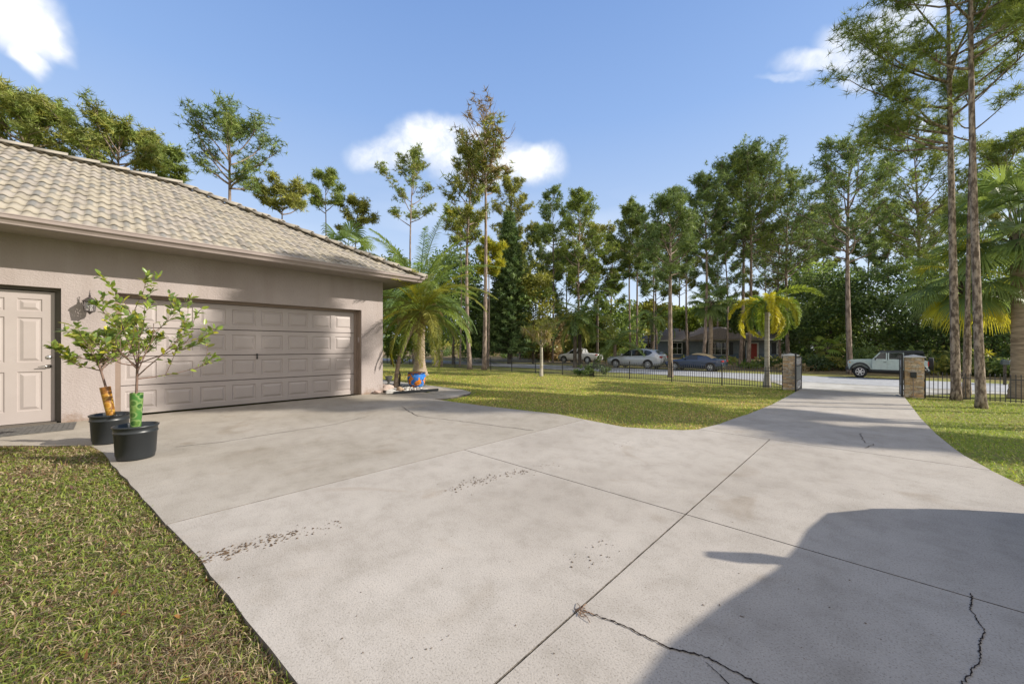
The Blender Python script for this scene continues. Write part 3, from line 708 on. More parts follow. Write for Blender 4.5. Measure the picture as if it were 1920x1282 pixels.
def fan_palm(name,label,xy,hgt,trunk_r,nl,R_,seed=1,bark='bark_palm',pet=1.0,keys=(('palm',3),('pine_dark',2)),el_rng=(-1.0,1.2),group='palms',trunk=None,base=None,seg=34,sw=.06,cat='palm tree'):
    rnd=random.Random(seed); rs=np.random.RandomState(seed); x,y=xy; z0=ground_z(x,y)-.03 if base is None else base
    t=thing(name,label,cat,(x,y,z0),0,group)
    pts=[Vector(p) for p in (trunk or [(0,0,0),(.03,0,hgt*.5),(0,0,hgt)])]; dense=[]
    for a,b in zip(pts[:-1],pts[1:]):
        k=max(3,int((b-a).length/.1)); dense+=[a.lerp(b,i/k) for i in range(k)]
    dense.append(pts[-1]); n=len(dense)
    mb=MB(); mb.tube(dense,[trunk_r*(1+.35*max(0,1-i/n*8))*(1.04 if i%2 else .97) for i in range(n)],16)
    # old leaf boots below the crown
    mb.build('trunk',M[bark],t,smooth=True)
    mb=MB()
    for i in range(34):
        a=i*2.4; h=hgt-1.0*(i/34); d=Vector((math.cos(a),math.sin(a),.9)).normalized(); p=pts[-1]+Vector((math.cos(a)*trunk_r*.85,math.sin(a)*trunk_r*.85,h-hgt))
        mb.tube([p,p+d*.14,p+d*.28],[.045,.035,.02],5)
    mb.build('leaf_boots',M['bark_dark'],t)
    top=pts[-1]; Vs=[];Fs=[];Cs=[];off=0; mb=MB()
    for i in range(nl):
        f=(i+.5)/nl; az=i*2.39996+rnd.uniform(-.25,.25); el=el_rng[1]-(el_rng[1]-el_rng[0])*f+rnd.uniform(-.12,.12)
        d=Vector((math.cos(az)*math.cos(el),math.sin(az)*math.cos(el),math.sin(el))); pl=pet*rnd.uniform(.8,1.15)
        p0=top+Vector((math.cos(az),math.sin(az),0))*trunk_r*.4; d2=(d+Vector((0,0,-.35))).normalized(); p1=p0+d*pl*.55; p2=p1+d2*pl*.45
        kk=rnd.choices([k for k,_ in keys],[w for _,w in keys])[0]
        if f>.8 and rnd.random()<.7: kk='yellow' if ('yellow' in [k for k,_ in keys]) else kk
        cc=pick(rs,kk,1)[0]*rnd.uniform(.8,1.15); mb.col=tuple(cc+.03); mb.tube([p0,p1,p2],[.022,.016,.012],5,False)
        sd=d2.cross(Vector((0,0,1))).normalized(); nr=sd.cross(d2).normalized()
        m=seg; A=np.linspace(-1.9,1.9,m)+rs.normal(size=m)*.02
        D=np.array([tuple((d2*math.cos(a)+sd*math.sin(a)-nr*(.25*abs(math.sin(a)))*1.0).normalized()) for a in A])
        P=np.tile(np.array(tuple(p2)),(m,1)); Lg=R_*rnd.uniform(.9,1.1)*(.75+.25*np.cos(A*.8))
        V,Fc,C=fan_leaf(P,D,Lg,sw,cc,rs,np.array(tuple(nr))); Vs.append(V);Fs.append(Fc+off);Cs.append(C);off+=len(V)
    np_mesh('crown',np.concatenate(Vs),np.concatenate(Fs),M['leaf'],np.concatenate(Cs),t)
    mb.build('leaf_stalks',M['leaf'],t,col=True)
    return t
def fan_leaf(P,D,L,sw,cc,rs,nr):
    n=len(P); S=unit(np.cross(D,np.tile(nr,(n,1)))); g=np.array([0,0,-1.])
    m=P+D*L[:,None]*.5; q=P+D*L[:,None]*.75+g*L[:,None]*.06; tp=P+D*L[:,None]*.93+g*L[:,None]*rs.uniform(.15,.34,(n,1))
    w=sw*.5
    V=np.stack([P,m-S*w,m+S*w,q-S*w*.8,q+S*w*.8,tp-S*w*.1,tp+S*w*.1],1).reshape(-1,3)
    b=np.arange(n)[:,None]*7
    F4=np.concatenate([b+np.array([[1,2,4,3]]),b+np.array([[3,4,6,5]]),b+np.array([[0,2,1,0]])[:,[0,1,2,2]]])
    # make the base triangle a thin quad
    F4=np.concatenate([b+np.array([[1,2,4,3]]),b+np.array([[3,4,6,5]])])
    base=np.stack([P-S*.004,P+S*.004],1)
    V2=np.concatenate([V,base.reshape(-1,3)]); o=len(V); bb=o+np.arange(n)[:,None]*2
    F5=np.concatenate([bb,bb+1,b+2,b+1],1)
    c=np.clip(cc*rs.uniform(.85,1.15,(n,1)),0,1)
    return V2,np.concatenate([F4,F5]),np.concatenate([np.repeat(c,7,0),np.repeat(c,2,0)])
# ------------------------------------------------------------------ pines and trees
# two tall pines by the fence on the right
NEAR=dict(bark='bark_near',tl=.27,tw=.019,nt_=16,sides=14,tube_s=6)
def near_pine(lab,px,Y,th,cb,rad,r,seed,lean,asym,nl=24,dens=.9,key='pine'):
    return pine('pine_tree',lab,px,Y,0,cb,rad,r,key,seed,nl,dens,lean=lean,asym=asym,flat=.35,th=th,group='tall pines at the right fence',**NEAR)
near_pine('tall straight pine rising behind the right fence, thickest trunk of the group',1793,13.3,17.2,8.3,4.0,.135,41,(-.012,.004),(math.radians(255),.5),38,1.7)
near_pine('tall leaning pine in front of the right fence with an air plant on its trunk',1840,11.1,17.5,9.6,2.8,.115,43,(-.010,.001),(math.radians(20),.3),24,1.4)
near_pine('slender pine stem between the two thick trunks at the right fence',1812,13.6,11.5,8.2,1.4,.09,44,(.012,.01),None,8,.6)
# air plant
x,y=at(1853,11.0); rs=np.random.RandomState(5); n=60
D=rs.normal(size=(n,3)); D=unit(D); P=np.zeros((n,3)); c=pick(rs,'yellow',n)*.9
V,Fc,Cc=blades(rs,P,D,rs.uniform(.10,.2,n),np.full(n,.016),c)
o=np_mesh('air_plant',V,Fc,M['leaf'],Cc); o.location=(x,y,hz(662,11.0)); tag(o,'spiky yellow-green air plant clinging to the trunk of the leaning pine','plant')
# row of pines across the street
G='pines beyond the fence'
PN=[ # label, px, Y, top, cbot, wpx, r, key, seed, limbs, dens, kwargs
('single thick bare-stemmed pine in front of the grey house, left of the navy car',1257,24.2,362,470,105,.18,'pine_dark',1,18,1.3,dict(low=1)),
('thin dark-stemmed pine behind the navy car',1290,38,420,480,75,.14,'pine_dark',2,10,.9,{}),
('grey-stemmed pine before the picture window of the grey house',1318,33.5,335,430,100,.17,'pine_dark',3,20,1.3,{}),
('thin slanting pine right of the picture window',1362,36,395,520,95,.12,'pine_dark',4,12,.8,dict(lean=(-.03,-.01))),
('broad round-topped pine, left one of the twin stems by the red door',1388,36,300,430,130,.19,'pine',5,24,1.5,{}),
('broad round-topped pine, right one of the twin stems by the red door',1403,35,292,400,150,.19,'pine_dark',6,26,1.5,{}),
('flat-layered spreading pine behind the yellow foxtail palm',1478,38,345,465,190,.2,'pine_dark',7,24,1.2,dict(flat=.15)),
('dark short pine stem beside the flat-layered pine',1463,41,420,500,110,.16,'pine_dark',8,14,1.0,{}),
('tall forked open-crowned pine behind the parked off-roader front wheel',1594,27.5,262,430,150,.2,'pine_dark',9,22,1.2,{}),
('leafy tall pine behind the off-roader cabin',1712,32,258,470,170,.19,'pine',10,24,1.5,{}),
('pine crown seen behind the fan palm at the right edge',1885,30,262,330,130,.18,'pine',11,16,1.4,{}),
('tall pine with two thin stems above the silver wagon, right one',1194,46,385,470,70,.17,'pine_dark',12,18,1.2,{}),
('tall pine with two thin stems above the silver wagon, left one',1183,47,378,455,75,.16,'pine',13,18,1.2,{}),
('leafy round pine above the coconut palms',1090,44,360,500,100,.19,'pine',14,26,1.4,dict(keys=[('pine',3),('bright',1)])),
('slim pine just right of the dark cone conifer',1036,47,353,490,85,.15,'pine_dark',15,20,1.1,{}),
('pine crown poking up behind the dark cone conifer',958,50,328,420,75,.2,'olive',16,20,1.3,{}),
('lone open-crowned pine above the garage roof corner, forked low',776,42,278,420,135,.17,'pine',17,13,1.2,dict(keys=[('pine',3),('olive',1)],flat=.9)),
('smaller shade pine between the two groups at centre right',1225,50,420,500,70,.15,'pine_dark',18,14,1.0,{}),
('low pine crown over the roof ridge, right of the branching one',610,30,320,400,80,.12,'pine',22,10,1.1,{}),
('drooping open pine crown at the lower end of the roof',672,31,372,440,85,.12,'olive',23,10,1.1,{}),
('dense rounded pine over the left end of the roof ridge',50,20,190,290,170,.2,'olive',24,26,1.5,dict(keys=[('olive',2),('pine',2)])),
('irregular layered pine over the middle of the roof ridge',225,21,238,330,180,.18,'olive',25,18,1.4,dict(keys=[('olive',2),('pine',2)],flat=.25)),
('small dark pine crown right of the layered pine over the ridge',318,23,270,345,60,.12,'pine',26,9,1.1,{}),
('widely branching open pine over the hip of the roof',430,21,232,345,210,.19,'pine_dark',27,15,.95,dict(flat=.95,keys=[('pine_dark',2),('pine',1)])),
('tilted pine crown close above the hip of the roof',530,25,350,400,110,.14,'olive',28,11,1.1,dict(flat=.3)),
]
for lab,px,Y,top,cb,wpx,r,key,seed,nl,dens,kw in PN:
    kw=dict(kw)
    if px>930: cb+=55; wpx=int(wpx*1.28); nl=int(nl*1.5); dens*=.72
    else: wpx=int(wpx*1.08); nl=int(nl*1.15)
    kw.pop('low',None); L_=dict(tl=.22+.0030*Y,tw=.022+.0009*Y,nt_=10); 
    pine('pine_tree',lab,px,Y,top,cb,0,r,key,100+seed,nl,dens,wpx=wpx,group=G,**L_,**kw)
# second, farther row
rb=random.Random(12)
for i,px in enumerate([975,1012,1062,1118,1150,1232,1275,1345,1432,1512,1548,1632,1668,1748,1838,1900]):
    Yb=rb.uniform(52,66); tp_=int(np.interp(px,[975,1250,1500,1900],[455,440,400,345]))+rb.randint(-25,35)
    pine('pine_tree','distant back-row pine across the street, %s of the row from the left'%(['first','second','third','fourth','fifth','sixth','seventh','eighth','ninth','tenth','eleventh','twelfth','thirteenth','fourteenth','fifteenth','sixteenth'][i]),px,Yb,tp_,tp_+140,0,.17,rb.choice(['pine_dark','pine','olive']),400+i,22,1.7,wpx=rb.randint(90,130),tl=.42,tw=.085,nt_=8,group='back row of pines across the street')
# twin tall pines with dead tops
TW=dict(tl=.45,tw=.07,group='twin tall pines with dying tops')
pine('pine_tree','left one of the twin tall pines left of the dark conifer',881,31.5,262,470,0,.20,'olive',31,24,.55,wpx=120,keys=[('olive',3),('pine',2)],lean=(.02,.012),**TW)
pine('pine_tree','right one of the twin tall pines, bare dying top branches',908,31,186,360,0,.20,'olive',33,34,.6,wpx=150,dead_top=.50,keys=[('olive',3),('brown',2),('pine',1)],flat=.8,**TW)
pine('pine_tree','short bright yellow-green pine behind the twin tall stems',915,36,450,520,0,.12,'yellow',35,12,1.5,wpx=70,keys=[('yellow',3),('bright',1)],tl=.45,tw=.08,group=G)
pine('pine_tree','small yellowing pine left of the twin tall stems',862,36,395,450,0,.10,'yellow',36,7,1.1,wpx=75,keys=[('yellow',1),('pine',2)],tl=.45,tw=.08,group=G)
# dark cone-shaped conifer
def conifer(px,Y,top,wpx,seed):
    rnd=random.Random(seed); rs=np.random.RandomState(seed); x,y=at(px,Y); z0=ground_z(x,y); H=hz(top,Y)-z0; rad=wpx/F*Y*.5
    t=thing('conifer','dark narrow cone-shaped conifer beyond the street','conifer',(x,y,z0))
    mb=MB(); mb.tube([(0,0,0),(0,0,H*.5),(0,0,H)],[.24,.16,.02],8); P=[];C=[]
    k=0; h=1.2
    while h<H*.98:
        L=rad*(1-h/H)**.8*rnd.uniform(.8,1.15)+.15
        for j in range(7):
            a=j*.9+k*.5+rnd.uniform(-.2,.2); e=(math.cos(a)*L,math.sin(a)*L,h+L*.18); mb.tube([(0,0,h),(e[0]*.6,e[1]*.6,h+L*.02),e],[.03,.02,.01],4,False)
            for q in np.linspace(.2,1,9):
                c=pick(rs,'broad_dark',1)[0]*rnd.uniform(.8,1.5)
                for _ in range(5): P.append((e[0]*q+rnd.gauss(0,.12),e[1]*q+rnd.gauss(0,.12),h+(e[2]-h)*q+rnd.gauss(0,.08)+.05)); C.append(c)
        k+=1; h+=.42
    mb.build('trunk',M['bark_dark'],t,smooth=True)
    V,Fc,Cc=tuft_cloud(rs,np.array(P),np.array(C),6,.38,.09,.3); np_mesh('crown',V,Fc,M['needle'],Cc,t)
conifer(955,43,395,100,3)
# off to the right, outside the frame, the same stand of pines goes on and shades drive and garage
for i,(x,y,h,cb,rd,dn,lab) in enumerate([(7.2,16.6,15.0,10.6,1.9,.9,'pine at the roadside corner east of the driveway'),(11.6,20.6,17,12.2,2.0,.8,'second pine in the stand east of the driveway'),(16.6,24.4,16.5,11.0,2.4,1.6,'pine at the far side of the stand east of the driveway'),(12.6,21.9,12.6,9.2,2.2,5.0,'dense low-crowned pine east of the gate, in the roadside row'),(9.2,21.9,12.4,9.0,2.3,5.0,'dense low-crowned pine at the roadside, nearest the right fence end'),(15.6,20.6,11.6,8.2,1.7,5.0,'dense pine standing apart at the east fence corner')]):
    pine('pine_tree',lab,0,0,0,cb,rd,.15,'pine',60+i,13,dn,xy=(x,y),th=h,tl=.42,tw=.05,group='pines east of the driveway')
# broadleaf trees
BD='broadleaf trees beyond the street'
BR=[('dark dense fig tree left of the off-roader',1560,36,485,120,640,'broad_dark',1,{}),
('dark fig tree right behind the off-roader bonnet',1640,34,500,150,655,'broad_dark',2,{}),
('large dark fig crown behind the off-roader cabin',1705,32,478,180,660,'broad_dark',3,{}),
('dark fig crown behind the right gate pillar',1775,30,500,150,660,'broad_dark',4,{}),
('dark fig crown between the palm trunk and the slim pine',1860,28,480,190,665,'broad_dark',5,{}),
('dark fig crown at the right end of the street hedge',1935,27,470,170,668,'broad_dark',6,{}),
('olive-green leafy tree behind the foxtail palm',1530,42,480,120,620,'broad',7,{}),
('leafy tree behind the left side of the foxtail palm',1395,46,560,70,640,'broad_dark',8,{}),
('small bright leafy tree before the grey house window',1290,46,575,50,618,'bright',9,{}),
('loose leafy tree right of the dark conifer',1000,44,480,90,640,'olive',10,{}),
('thicket tree left of the dark conifer',905,44,560,75,650,'broad_dark',11,{}),
('thicket tree behind the date palm, dark crown',850,42,450,100,600,'broad_dark',12,{}),
('thicket tree behind the garage corner',735,40,450,80,610,'broad',13,{}),
('low tangled tree behind the white pickup',1075,56,575,120,655,'olive',14,{}),
('leafy tree above the silver wagon',1150,54,560,110,650,'broad',15,{}),
('pale tangled tree left of the grey house',1215,62,560,90,640,'olive',16,{}),
('leafy tree behind the grey house roof, left part',1270,75,575,120,630,'broad',17,{}),
('leafy tree behind the grey house roof, middle part',1350,74,565,120,630,'olive',18,{}),
('leafy tree behind the grey house roof, right part',1440,70,560,130,630,'broad',19,{}),
('undergrowth tree between pine stems left of the pickup',1020,50,590,80,660,'tan',20,{}),
('dark understorey tree behind the twin pines',880,50,520,110,650,'broad_dark',21,{}),
('dark understorey tree left of the date palm',790,46,500,120,650,'broad_dark',22,{}),
('green understorey tree right of the red door',1480,52,590,90,665,'olive',23,{}),
('shady understorey tree left of the off-roader',1520,44,570,80,672,'broad_dark',24,{})]
for lab,px,Y,top,wpx,cb,key,seed,kw in BR:
    sc=Y/34; broad('leafy_tree',lab,px,Y,top,wpx,(min(cb+22,692) if not 1195<px<1500 else min(cb,622)),key,200+seed,85,.26*sc,.15*sc,90,.13,group=BD,keys=[(key,4),('broad' if key!='broad' else 'olive',1)],**kw)
# undergrowth under the trees across the street
rs=np.random.RandomState(78); P=[];C=[]
for i in range(430):
    X=rs.uniform(-75,24); y=rs.uniform(38.5,47) if X>-22 else rs.uniform(44,60)
    if X<-22 and rs.rand()<.45: continue
    if -33<X<-9 and y<60 and rs.rand()<.93 and False: continue
    h=rs.uniform(.5,2.3); px_=0
    cX=CS*X+SN*y; cY=-SN*X+CS*y; px_=CX+F*cX/cY if cY>0 else 0
    if 1195<px_<1500: 
        if rs.rand()<.6: continue
        h*=.5
    c0=pick(rs,(['broad_dark','broad_dark','broad','olive'] if px_>1500 else ['olive','tan','broad','broad_dark'])[rs.randint(4)],1)[0]*rs.uniform(.6,1.1)
    q=unit(rs.normal(size=(150,3)))*rs.uniform(.4,1,(150,1)); P.append(np.array([X,y,T(y)+h*.45])+q*np.array([rs.uniform(.6,1.6),1.0,h*.5])); C.append(c0*rs.uniform(.8,1.2,(150,1)))
P=np.concatenate(P);C=np.concatenate(C); V,Fc,Cc=leafquads(rs,P,unit(rs.normal(size=P.shape)),rs.uniform(.2,.45,len(P)),np.full(len(P),.17),C)
o=np_mesh('undergrowth',V,Fc,M['leaf'],Cc); tag(o,'tangled undergrowth along the far side of the street','undergrowth',kind='stuff')
# shrubs along the verge and fence
SH=[('grey-green shrub in front of the fig trees, right of the left gate pillar',1560,30.5,668,60,695,'olive'),('dark shrub behind the off-roader bonnet',1530,33,665,70,695,'broad_dark'),
('shrub by the fence below the silver wagon',1110,24.6,680,70,704,'broad_dark'),('shrub under the fan palm beyond the road',1700,29,660,90,706,'broad_dark'),
('shrub right of the spare wheel of the off-roader',1790,27,655,90,712,'broad_dark'),('low shrub between the palm trunk and mailbox',1870,25,660,100,716,'broad_dark')]
for i,(lab,px,Y,top,wpx,cb,key) in enumerate(SH):
    broad('shrub',lab,px,Y,top,wpx,cb,key,300+i,26,.16,.08,60,.03,group='shrubs on the verge',cat='shrub',nlimb=4)
# small flowering bush at the garage corner
broad('corner_bush','green glossy bush with a few red leaves behind the garage corner',748,12.6,598,62,690,'bright',331,34,.10,.06,60,.03,group=None,cat='bush',nlimb=6,keys=[('bright',5),('broad',3)],depth=.8)
# distant woods
rs=np.random.RandomState(77); P=[];C=[]
for i in range(560):
    X=rs.uniform(-190,130); y=rs.uniform(82,120); h=rs.uniform(2.0,8.5)*(1 if rs.rand()<.8 else 1.35); c0=pick(rs,['broad','broad_dark','olive','pine_dark'][rs.randint(4)],1)[0]*rs.uniform(.7,1.2)
    q=rs.normal(size=(230,3)); q=unit(q)*rs.uniform(.5,1,(230,1))
    P.append(np.array([X,y,-.5+h*.5])+q*np.array([rs.uniform(2.2,4.5),2.5,h*.52])); C.append(c0*rs.uniform(.8,1.2,(230,1)))
P=np.concatenate(P);C=np.concatenate(C); V,Fc,Cc=leafquads(rs,P,unit(rs.normal(size=P.shape)),rs.uniform(.5,1.0,len(P)),np.full(len(P),.5),C)
o=np_mesh('woods',V,Fc,M['leaf'],Cc); tag(o,'distant mass of mixed woodland closing the view','woodland',kind='stuff')
# ------------------------------------------------------------------ palms
palm('date_palm','big date palm with flared trunk and dry brown skirt on the lawn past the garage',at(787,21.8),4.6,4.7,50,.30,'palm',51,nl=84,ll=.58,lw=.04,el_rng=(-.35,1.45),droop=1.25,skirt=36,group=None,flare=1.75,keys=[('palm',3),('bright',2),('olive',1)])
b0=gxy(742,728); zt=hz(578,11.6); dxy=at(792,11.6)
palm('pygmy_palm','curved thin-trunked feathery palm rising from the pebble bed at the garage corner',b0,2.1,1.95,44,.062,'bright',52,nl=70,ll=.32,lw=.018,el_rng=(-.6,1.35),droop=1.2,trunk=[(0,0,0),(.03,.01,.5),(.10,.07,1.0),(.28,.22,1.55),(dxy[0]-b0[0],dxy[1]-b0[1],zt)],skirt=6,group=None,keys=[('olive',2),('yellow',1),('bright',2)],flare=1.5,plumose=.2)
palm('foxtail_palm','yellow-green foxtail palm with bushy fronds behind the fence left of the gate',at(1438,17.6),3.5,2.25,15,.105,'bright',53,nl=170,ll=.36,lw=.035,el_rng=(-.25,.95),droop=2.5,bark='bark_grey',plumose=.9,vee=.2,group=None,keys=[('yellow',2),('bright',3)],flare=1.7,crownshaft=True,ld=.2)
palm('coconut_palm','young coconut palm with long arching fronds left of the silver wagon',at(1153,36),2.2,4.3,18,.16,'palm',54,nl=60,ll=.75,lw=.06,el_rng=(-.1,1.4),droop=1.2,group='coconut palms beyond the road',keys=[('palm',3),('olive',2)])
palm('coconut_palm','dark twin-stemmed coconut palm with drooping fronds, left stem',at(1078,35),4.3,3.2,18,.17,'palm',55,nl=50,ll=.65,lw=.06,el_rng=(-.7,1.1),droop=1.3,bark='bark_dark',group='coconut palms beyond the road',keys=[('palm',3),('olive',2)])
palm('coconut_palm','dark twin-stemmed coconut palm with drooping fronds, right stem',at(1087,36),5.2,3.4,16,.17,'palm',56,nl=50,ll=.65,lw=.06,el_rng=(-.7,1.1),droop=1.3,bark='bark_dark',group='coconut palms beyond the road')
palm('royal_palm','drooping feather palm over the silver wagon roof',at(1222,40),4.8,3.1,13,.15,'palm',57,nl=46,ll=.6,lw=.06,el_rng=(-.3,1.2),droop=1.9,bark='bark_dark',group='coconut palms beyond the road',keys=[('pine_dark',1),('palm',1)])
palm('royal_palm','tall dark feather palm between the round pines',at(1120,46),8.6,3.2,15,.16,'palm',58,nl=44,ll=.65,lw=.07,el_rng=(-.6,1.1),droop=1.7,bark='bark_dark',group='coconut palms beyond the road',keys=[('pine_dark',1),('palm',1)])
FK=(('pine_dark',3),('palm',3))
fan_palm('cabbage_palm','thick-trunked cabbage palm at the right edge with blue-green fan leaves',at(1912,14.0),6.3,.23,60,1.1,61,pet=1.7,keys=(('pine_dark',5),('palm',1)),el_rng=(-.6,1.4),group='cabbage palms at the right',seg=42,sw=.042)
fan_palm('cabbage_palm','cabbage palm behind the pines with yellowing lower fans over the right gate pillar',at(1812,15.2),4.8,.11,40,1.0,62,pet=1.35,keys=(('palm',1),('pine_dark',4),('yellow',2)),el_rng=(-1.15,1.0),group='cabbage palms at the right',seg=42,sw=.042)
fan_palm('cabbage_palm','dark cabbage palm before the grey house, left of the picture window',at(1332,34),6.0,.17,28,1.0,63,pet=1.2,keys=FK,group='cabbage palms beyond the road',seg=20,sw=.12)
fan_palm('cabbage_palm','cabbage palm seen over the lower end of the garage roof',at(650,24),7.6,.18,26,1.1,64,pet=1.2,keys=FK,group='cabbage palms beyond the road',seg=22,sw=.09)
fan_palm('cabbage_palm','low bright fan palm in the shade left of the off-roader',at(1552,33),1.9,.12,16,.7,65,pet=.8,keys=(('bright',1),('olive',1)),group='cabbage palms beyond the road',seg=18,sw=.09)
# dracaena with dry hanging leaves before the fence
def dracaena(px,Y,top,seed):
    rnd=random.Random(seed); rs=np.random.RandomState(seed); x,y=at(px,Y); z0=ground_z(x,y)-.02; H=hz(top,Y)-z0
    t=thing('dracaena','spiky dracaena with tan drooping leaves standing before the fence','tree',(x,y,z0))
    mb=MB(); mb.tube([(0,0,0),(.02,.02,.06),(.05,0,H*.3),(.02,.03,H*.62)],[.17,.12,.095,.08],10); heads=[]
    for i in range(9):
        a=i*2.4; L=H*rnd.uniform(.22,.42); s=Vector((.03,.02,H*rnd.uniform(.45,.62))); b=branch(rnd,s,(math.cos(a)*.8,math.sin(a)*.8,.7),L,4,.15,.2); mb.tube(b,[.05,.045,.04,.035,.03],6); heads+= [b[-1],b[-2]]
    mb.build('trunk',M['bark_grey'],t,smooth=True); P=[];D=[];C=[];L=[]
    for h in heads:
        for _ in range(46):
            d=Vector((rnd.gauss(0,1),rnd.gauss(0,1),rnd.gauss(.1,.8))).normalized(); P.append(tuple(h)); D.append(tuple(d)); L.append(rnd.uniform(.35,.62))
            C.append(pick(rs,'tan' if d.z<.35 and rnd.random()<.75 else 'olive',1)[0])
    V,Fc,Cc=long_leaves(rs,np.array(P),np.array(D),np.array(L),np.full(len(P),.032),np.array(C),.7); np_mesh('crown',V,Fc,M['leaf'],Cc,t)
dracaena(1014,23.5,590,4)
# ------------------------------------------------------------------ grass
def grass_patch(rs,n,xy,h,w,cols,dry,lean=.8):
    P=np.zeros((n,3)); P[:,:2]=xy; zz=Tn(P[:,1])-.045
    near=np.clip((1.2-P[:,1])/1.0,0,1)*(P[:,0]<0)*.006; P[:,2]=zz-near-.005
    D=rs.normal(size=(n,3))*lean; D[:,2]=1.0; D=unit(D); L=h*rs.uniform(.5,1.25,n)
    return long_leaves(rs,P,D,L,w*rs.uniform(.7,1.3,n),cols,.9)
def inpoly(xy,poly):
    x,y=xy[:,0],xy[:,1]; r=np.zeros(len(x),bool); j=len(poly)-1
    for i in range(len(poly)):
        xi,yi=poly[i];xj,yj=poly[j]; c=((yi>y)!=(yj>y))&(x<(xj-xi)*(y-yi)/((yj-yi)+1e-12)+xi); r^=c; j=i
    return r
def fnoise(xy,s,seed):
    r=np.random.RandomState(seed); v=0
    for k in range(5):
        a=r.uniform(0,6.28); f=s*(1.0+.9*k); ph=r.uniform(0,6.28,2); v=v+np.sin(f*(xy[:,0]*math.cos(a)+xy[:,1]*math.sin(a))+ph[0]+1.3*np.sin(f*.7*(xy[:,1]*math.cos(a)-xy[:,0]*math.sin(a))+ph[1]))/(1+.5*k)
    return v/2.6
def gcols(rs,xy,seed,dryb=0.0):
    n=len(xy); g=pick(rs,'bright',n)*np.array([.95,.86,.85]); yl=np.array([.36,.33,.12])*rs.uniform(.8,1.2,(n,1)); dr=np.array([.46,.36,.21])*rs.uniform(.6,1.25,(n,1)); br=np.array([.22,.13,.07])*rs.uniform(.7,1.3,(n,1))
    f=fnoise(xy,1.3,seed)*.5+.5+dryb; u=rs.rand(n)
    c=g.copy(); m=u<f*.55+.05; c[m]=yl[m]; m=u<f*.50+dryb; c[m]=dr[m]; m=u<f*.20+dryb*.3; c[m]=br[m]
    return c
rs=np.random.RandomState(9)
polyL=[(-9.6,-2.7)]+near_edge[1:9]+[(-.3,.58),(-.3,-3),(-9.6,-9)]
# near lawn: density falls with distance
cand=np.stack([rs.uniform(-9.6,-.3,1700000),rs.uniform(-6,.6,1700000)],1)
cam_Y=-SN*cand[:,0]+CS*cand[:,1]; cam_X=CS*cand[:,0]+SN*cand[:,1]
keep=(cam_Y>.9)&(np.abs(cam_X)<1.45*cam_Y+.3); d=np.hypot(cam_X,cam_Y); keep&=rs.rand(len(d))<np.clip(3.2/d,0,1)**1.5
cand=cand[keep]; poly_in=[(x,y-.012) for x,y in polyL[:-3]]+polyL[-3:]; cand=cand[inpoly(cand,poly_in)]
d=np.hypot(cand[:,0],cand[:,1])
V1,F1,C1=grass_patch(rs,len(cand),cand,.078,.0044*np.clip(d/2.5,.8,2.2),gcols(rs,cand,3,.16)*np.array([.92,.93,1.0]),0,1.15)
# middle lawn and right lawn
midp=[(-7.6,6.1),(-7.62,5.42),(-6.8,5.42),(-5.81,5.54),(-4.25,5.79),(-3.48,5.66),(-2.84,5.58),(-2.45,5.74),(-2.08,5.98),(-1.95,6.2),(-1.9,7.3),(-2.0,9),(-2.1,12),(-2.2,16),(-2.32,20.1),(-28,20.1),(-26,7.6),(-8.6,7.5),(-7.9,6.8)]
c2=np.stack([rs.uniform(-28,-1.8,420000),rs.uniform(5.3,20.2,420000)],1); Yc=-SN*c2[:,0]+CS*c2[:,1]; k=rs.rand(len(c2))<np.clip(8.5/Yc,0,1)**2; c2=c2[k]; c2=c2[inpoly(c2,midp)]
Yc=-SN*c2[:,0]+CS*c2[:,1]
V2,F2,C2=grass_patch(rs,len(c2),c2,.065,.008*np.clip(Yc/7,1,3.2),gcols(rs,c2,5,.12)*np.array([1.62,1.62,1.15]),0,.9)
rp=[(.84,20.1),(.80,9),(.79,7.5),(.83,6.6),(.9,6.1),(1.06,5.45),(1.5,4.8),(2.4,4.3),(14,3.9),(16,20.1)]
c3=np.stack([rs.uniform(.7,15,160000),rs.uniform(4,20.2,160000)],1); Yc=-SN*c3[:,0]+CS*c3[:,1]; Xc=CS*c3[:,0]+SN*c3[:,1]; k=(Yc>1)&(Xc<1.45*Yc)&(rs.rand(len(c3))<np.clip(6/np.maximum(Yc,.1),0,1)**1.5); c3=c3[k]; c3=c3[inpoly(c3,rp)]
Yc=-SN*c3[:,0]+CS*c3[:,1]
V3,F3,C3=grass_patch(rs,len(c3),c3,.07,.009*np.clip(Yc/6,1,2.6),gcols(rs,c3,8,-.12)*np.array([1.25,1.35,1.0]),0,.9)
V=np.concatenate([V1,V2,V3]); Fc=np.concatenate([F1,F2+len(V1),F3+len(V1)+len(V2)]); Cc=np.concatenate([C1,C2,C3])
o=np_mesh('grass',V,Fc,M['grassb'],Cc); tag(o,'short patchy lawn grass, green mixed with dry blades','grass',kind='stuff')
# runners and blades spilling over the slab edge
m=9000; E=np.array(near_edge[1:9]); seg=rs.randint(0,len(E)-1,m); t_=rs.rand(m,1); ee=E[seg]*(1-t_)+E[seg+1]*t_; ee=ee+rs.normal(size=(m,2))*.012; ee[:,1]-=.012
w_=rs.rand(m)<(.25+.75*(fnoise(ee,3.0,4)>0)); ee=ee[w_]; P=np.zeros((len(ee),3)); P[:,:2]=ee; P[:,2]=-.03
D=rs.normal(size=(len(ee),3)); D[:,2]=np.abs(D[:,2])*.8+.5; D=unit(D)
Va,Fa,Ca=long_leaves(rs,P,D,rs.uniform(.025,.06,len(ee)),rs.uniform(.003,.006,len(ee)),gcols(rs,ee,6,.2),.9)
o=np_mesh('grass_fringe',Va,Fa,M['grassb'],Ca); tag(o,'ragged fringe of grass runners creeping over the slab edge','grass',kind='stuff')
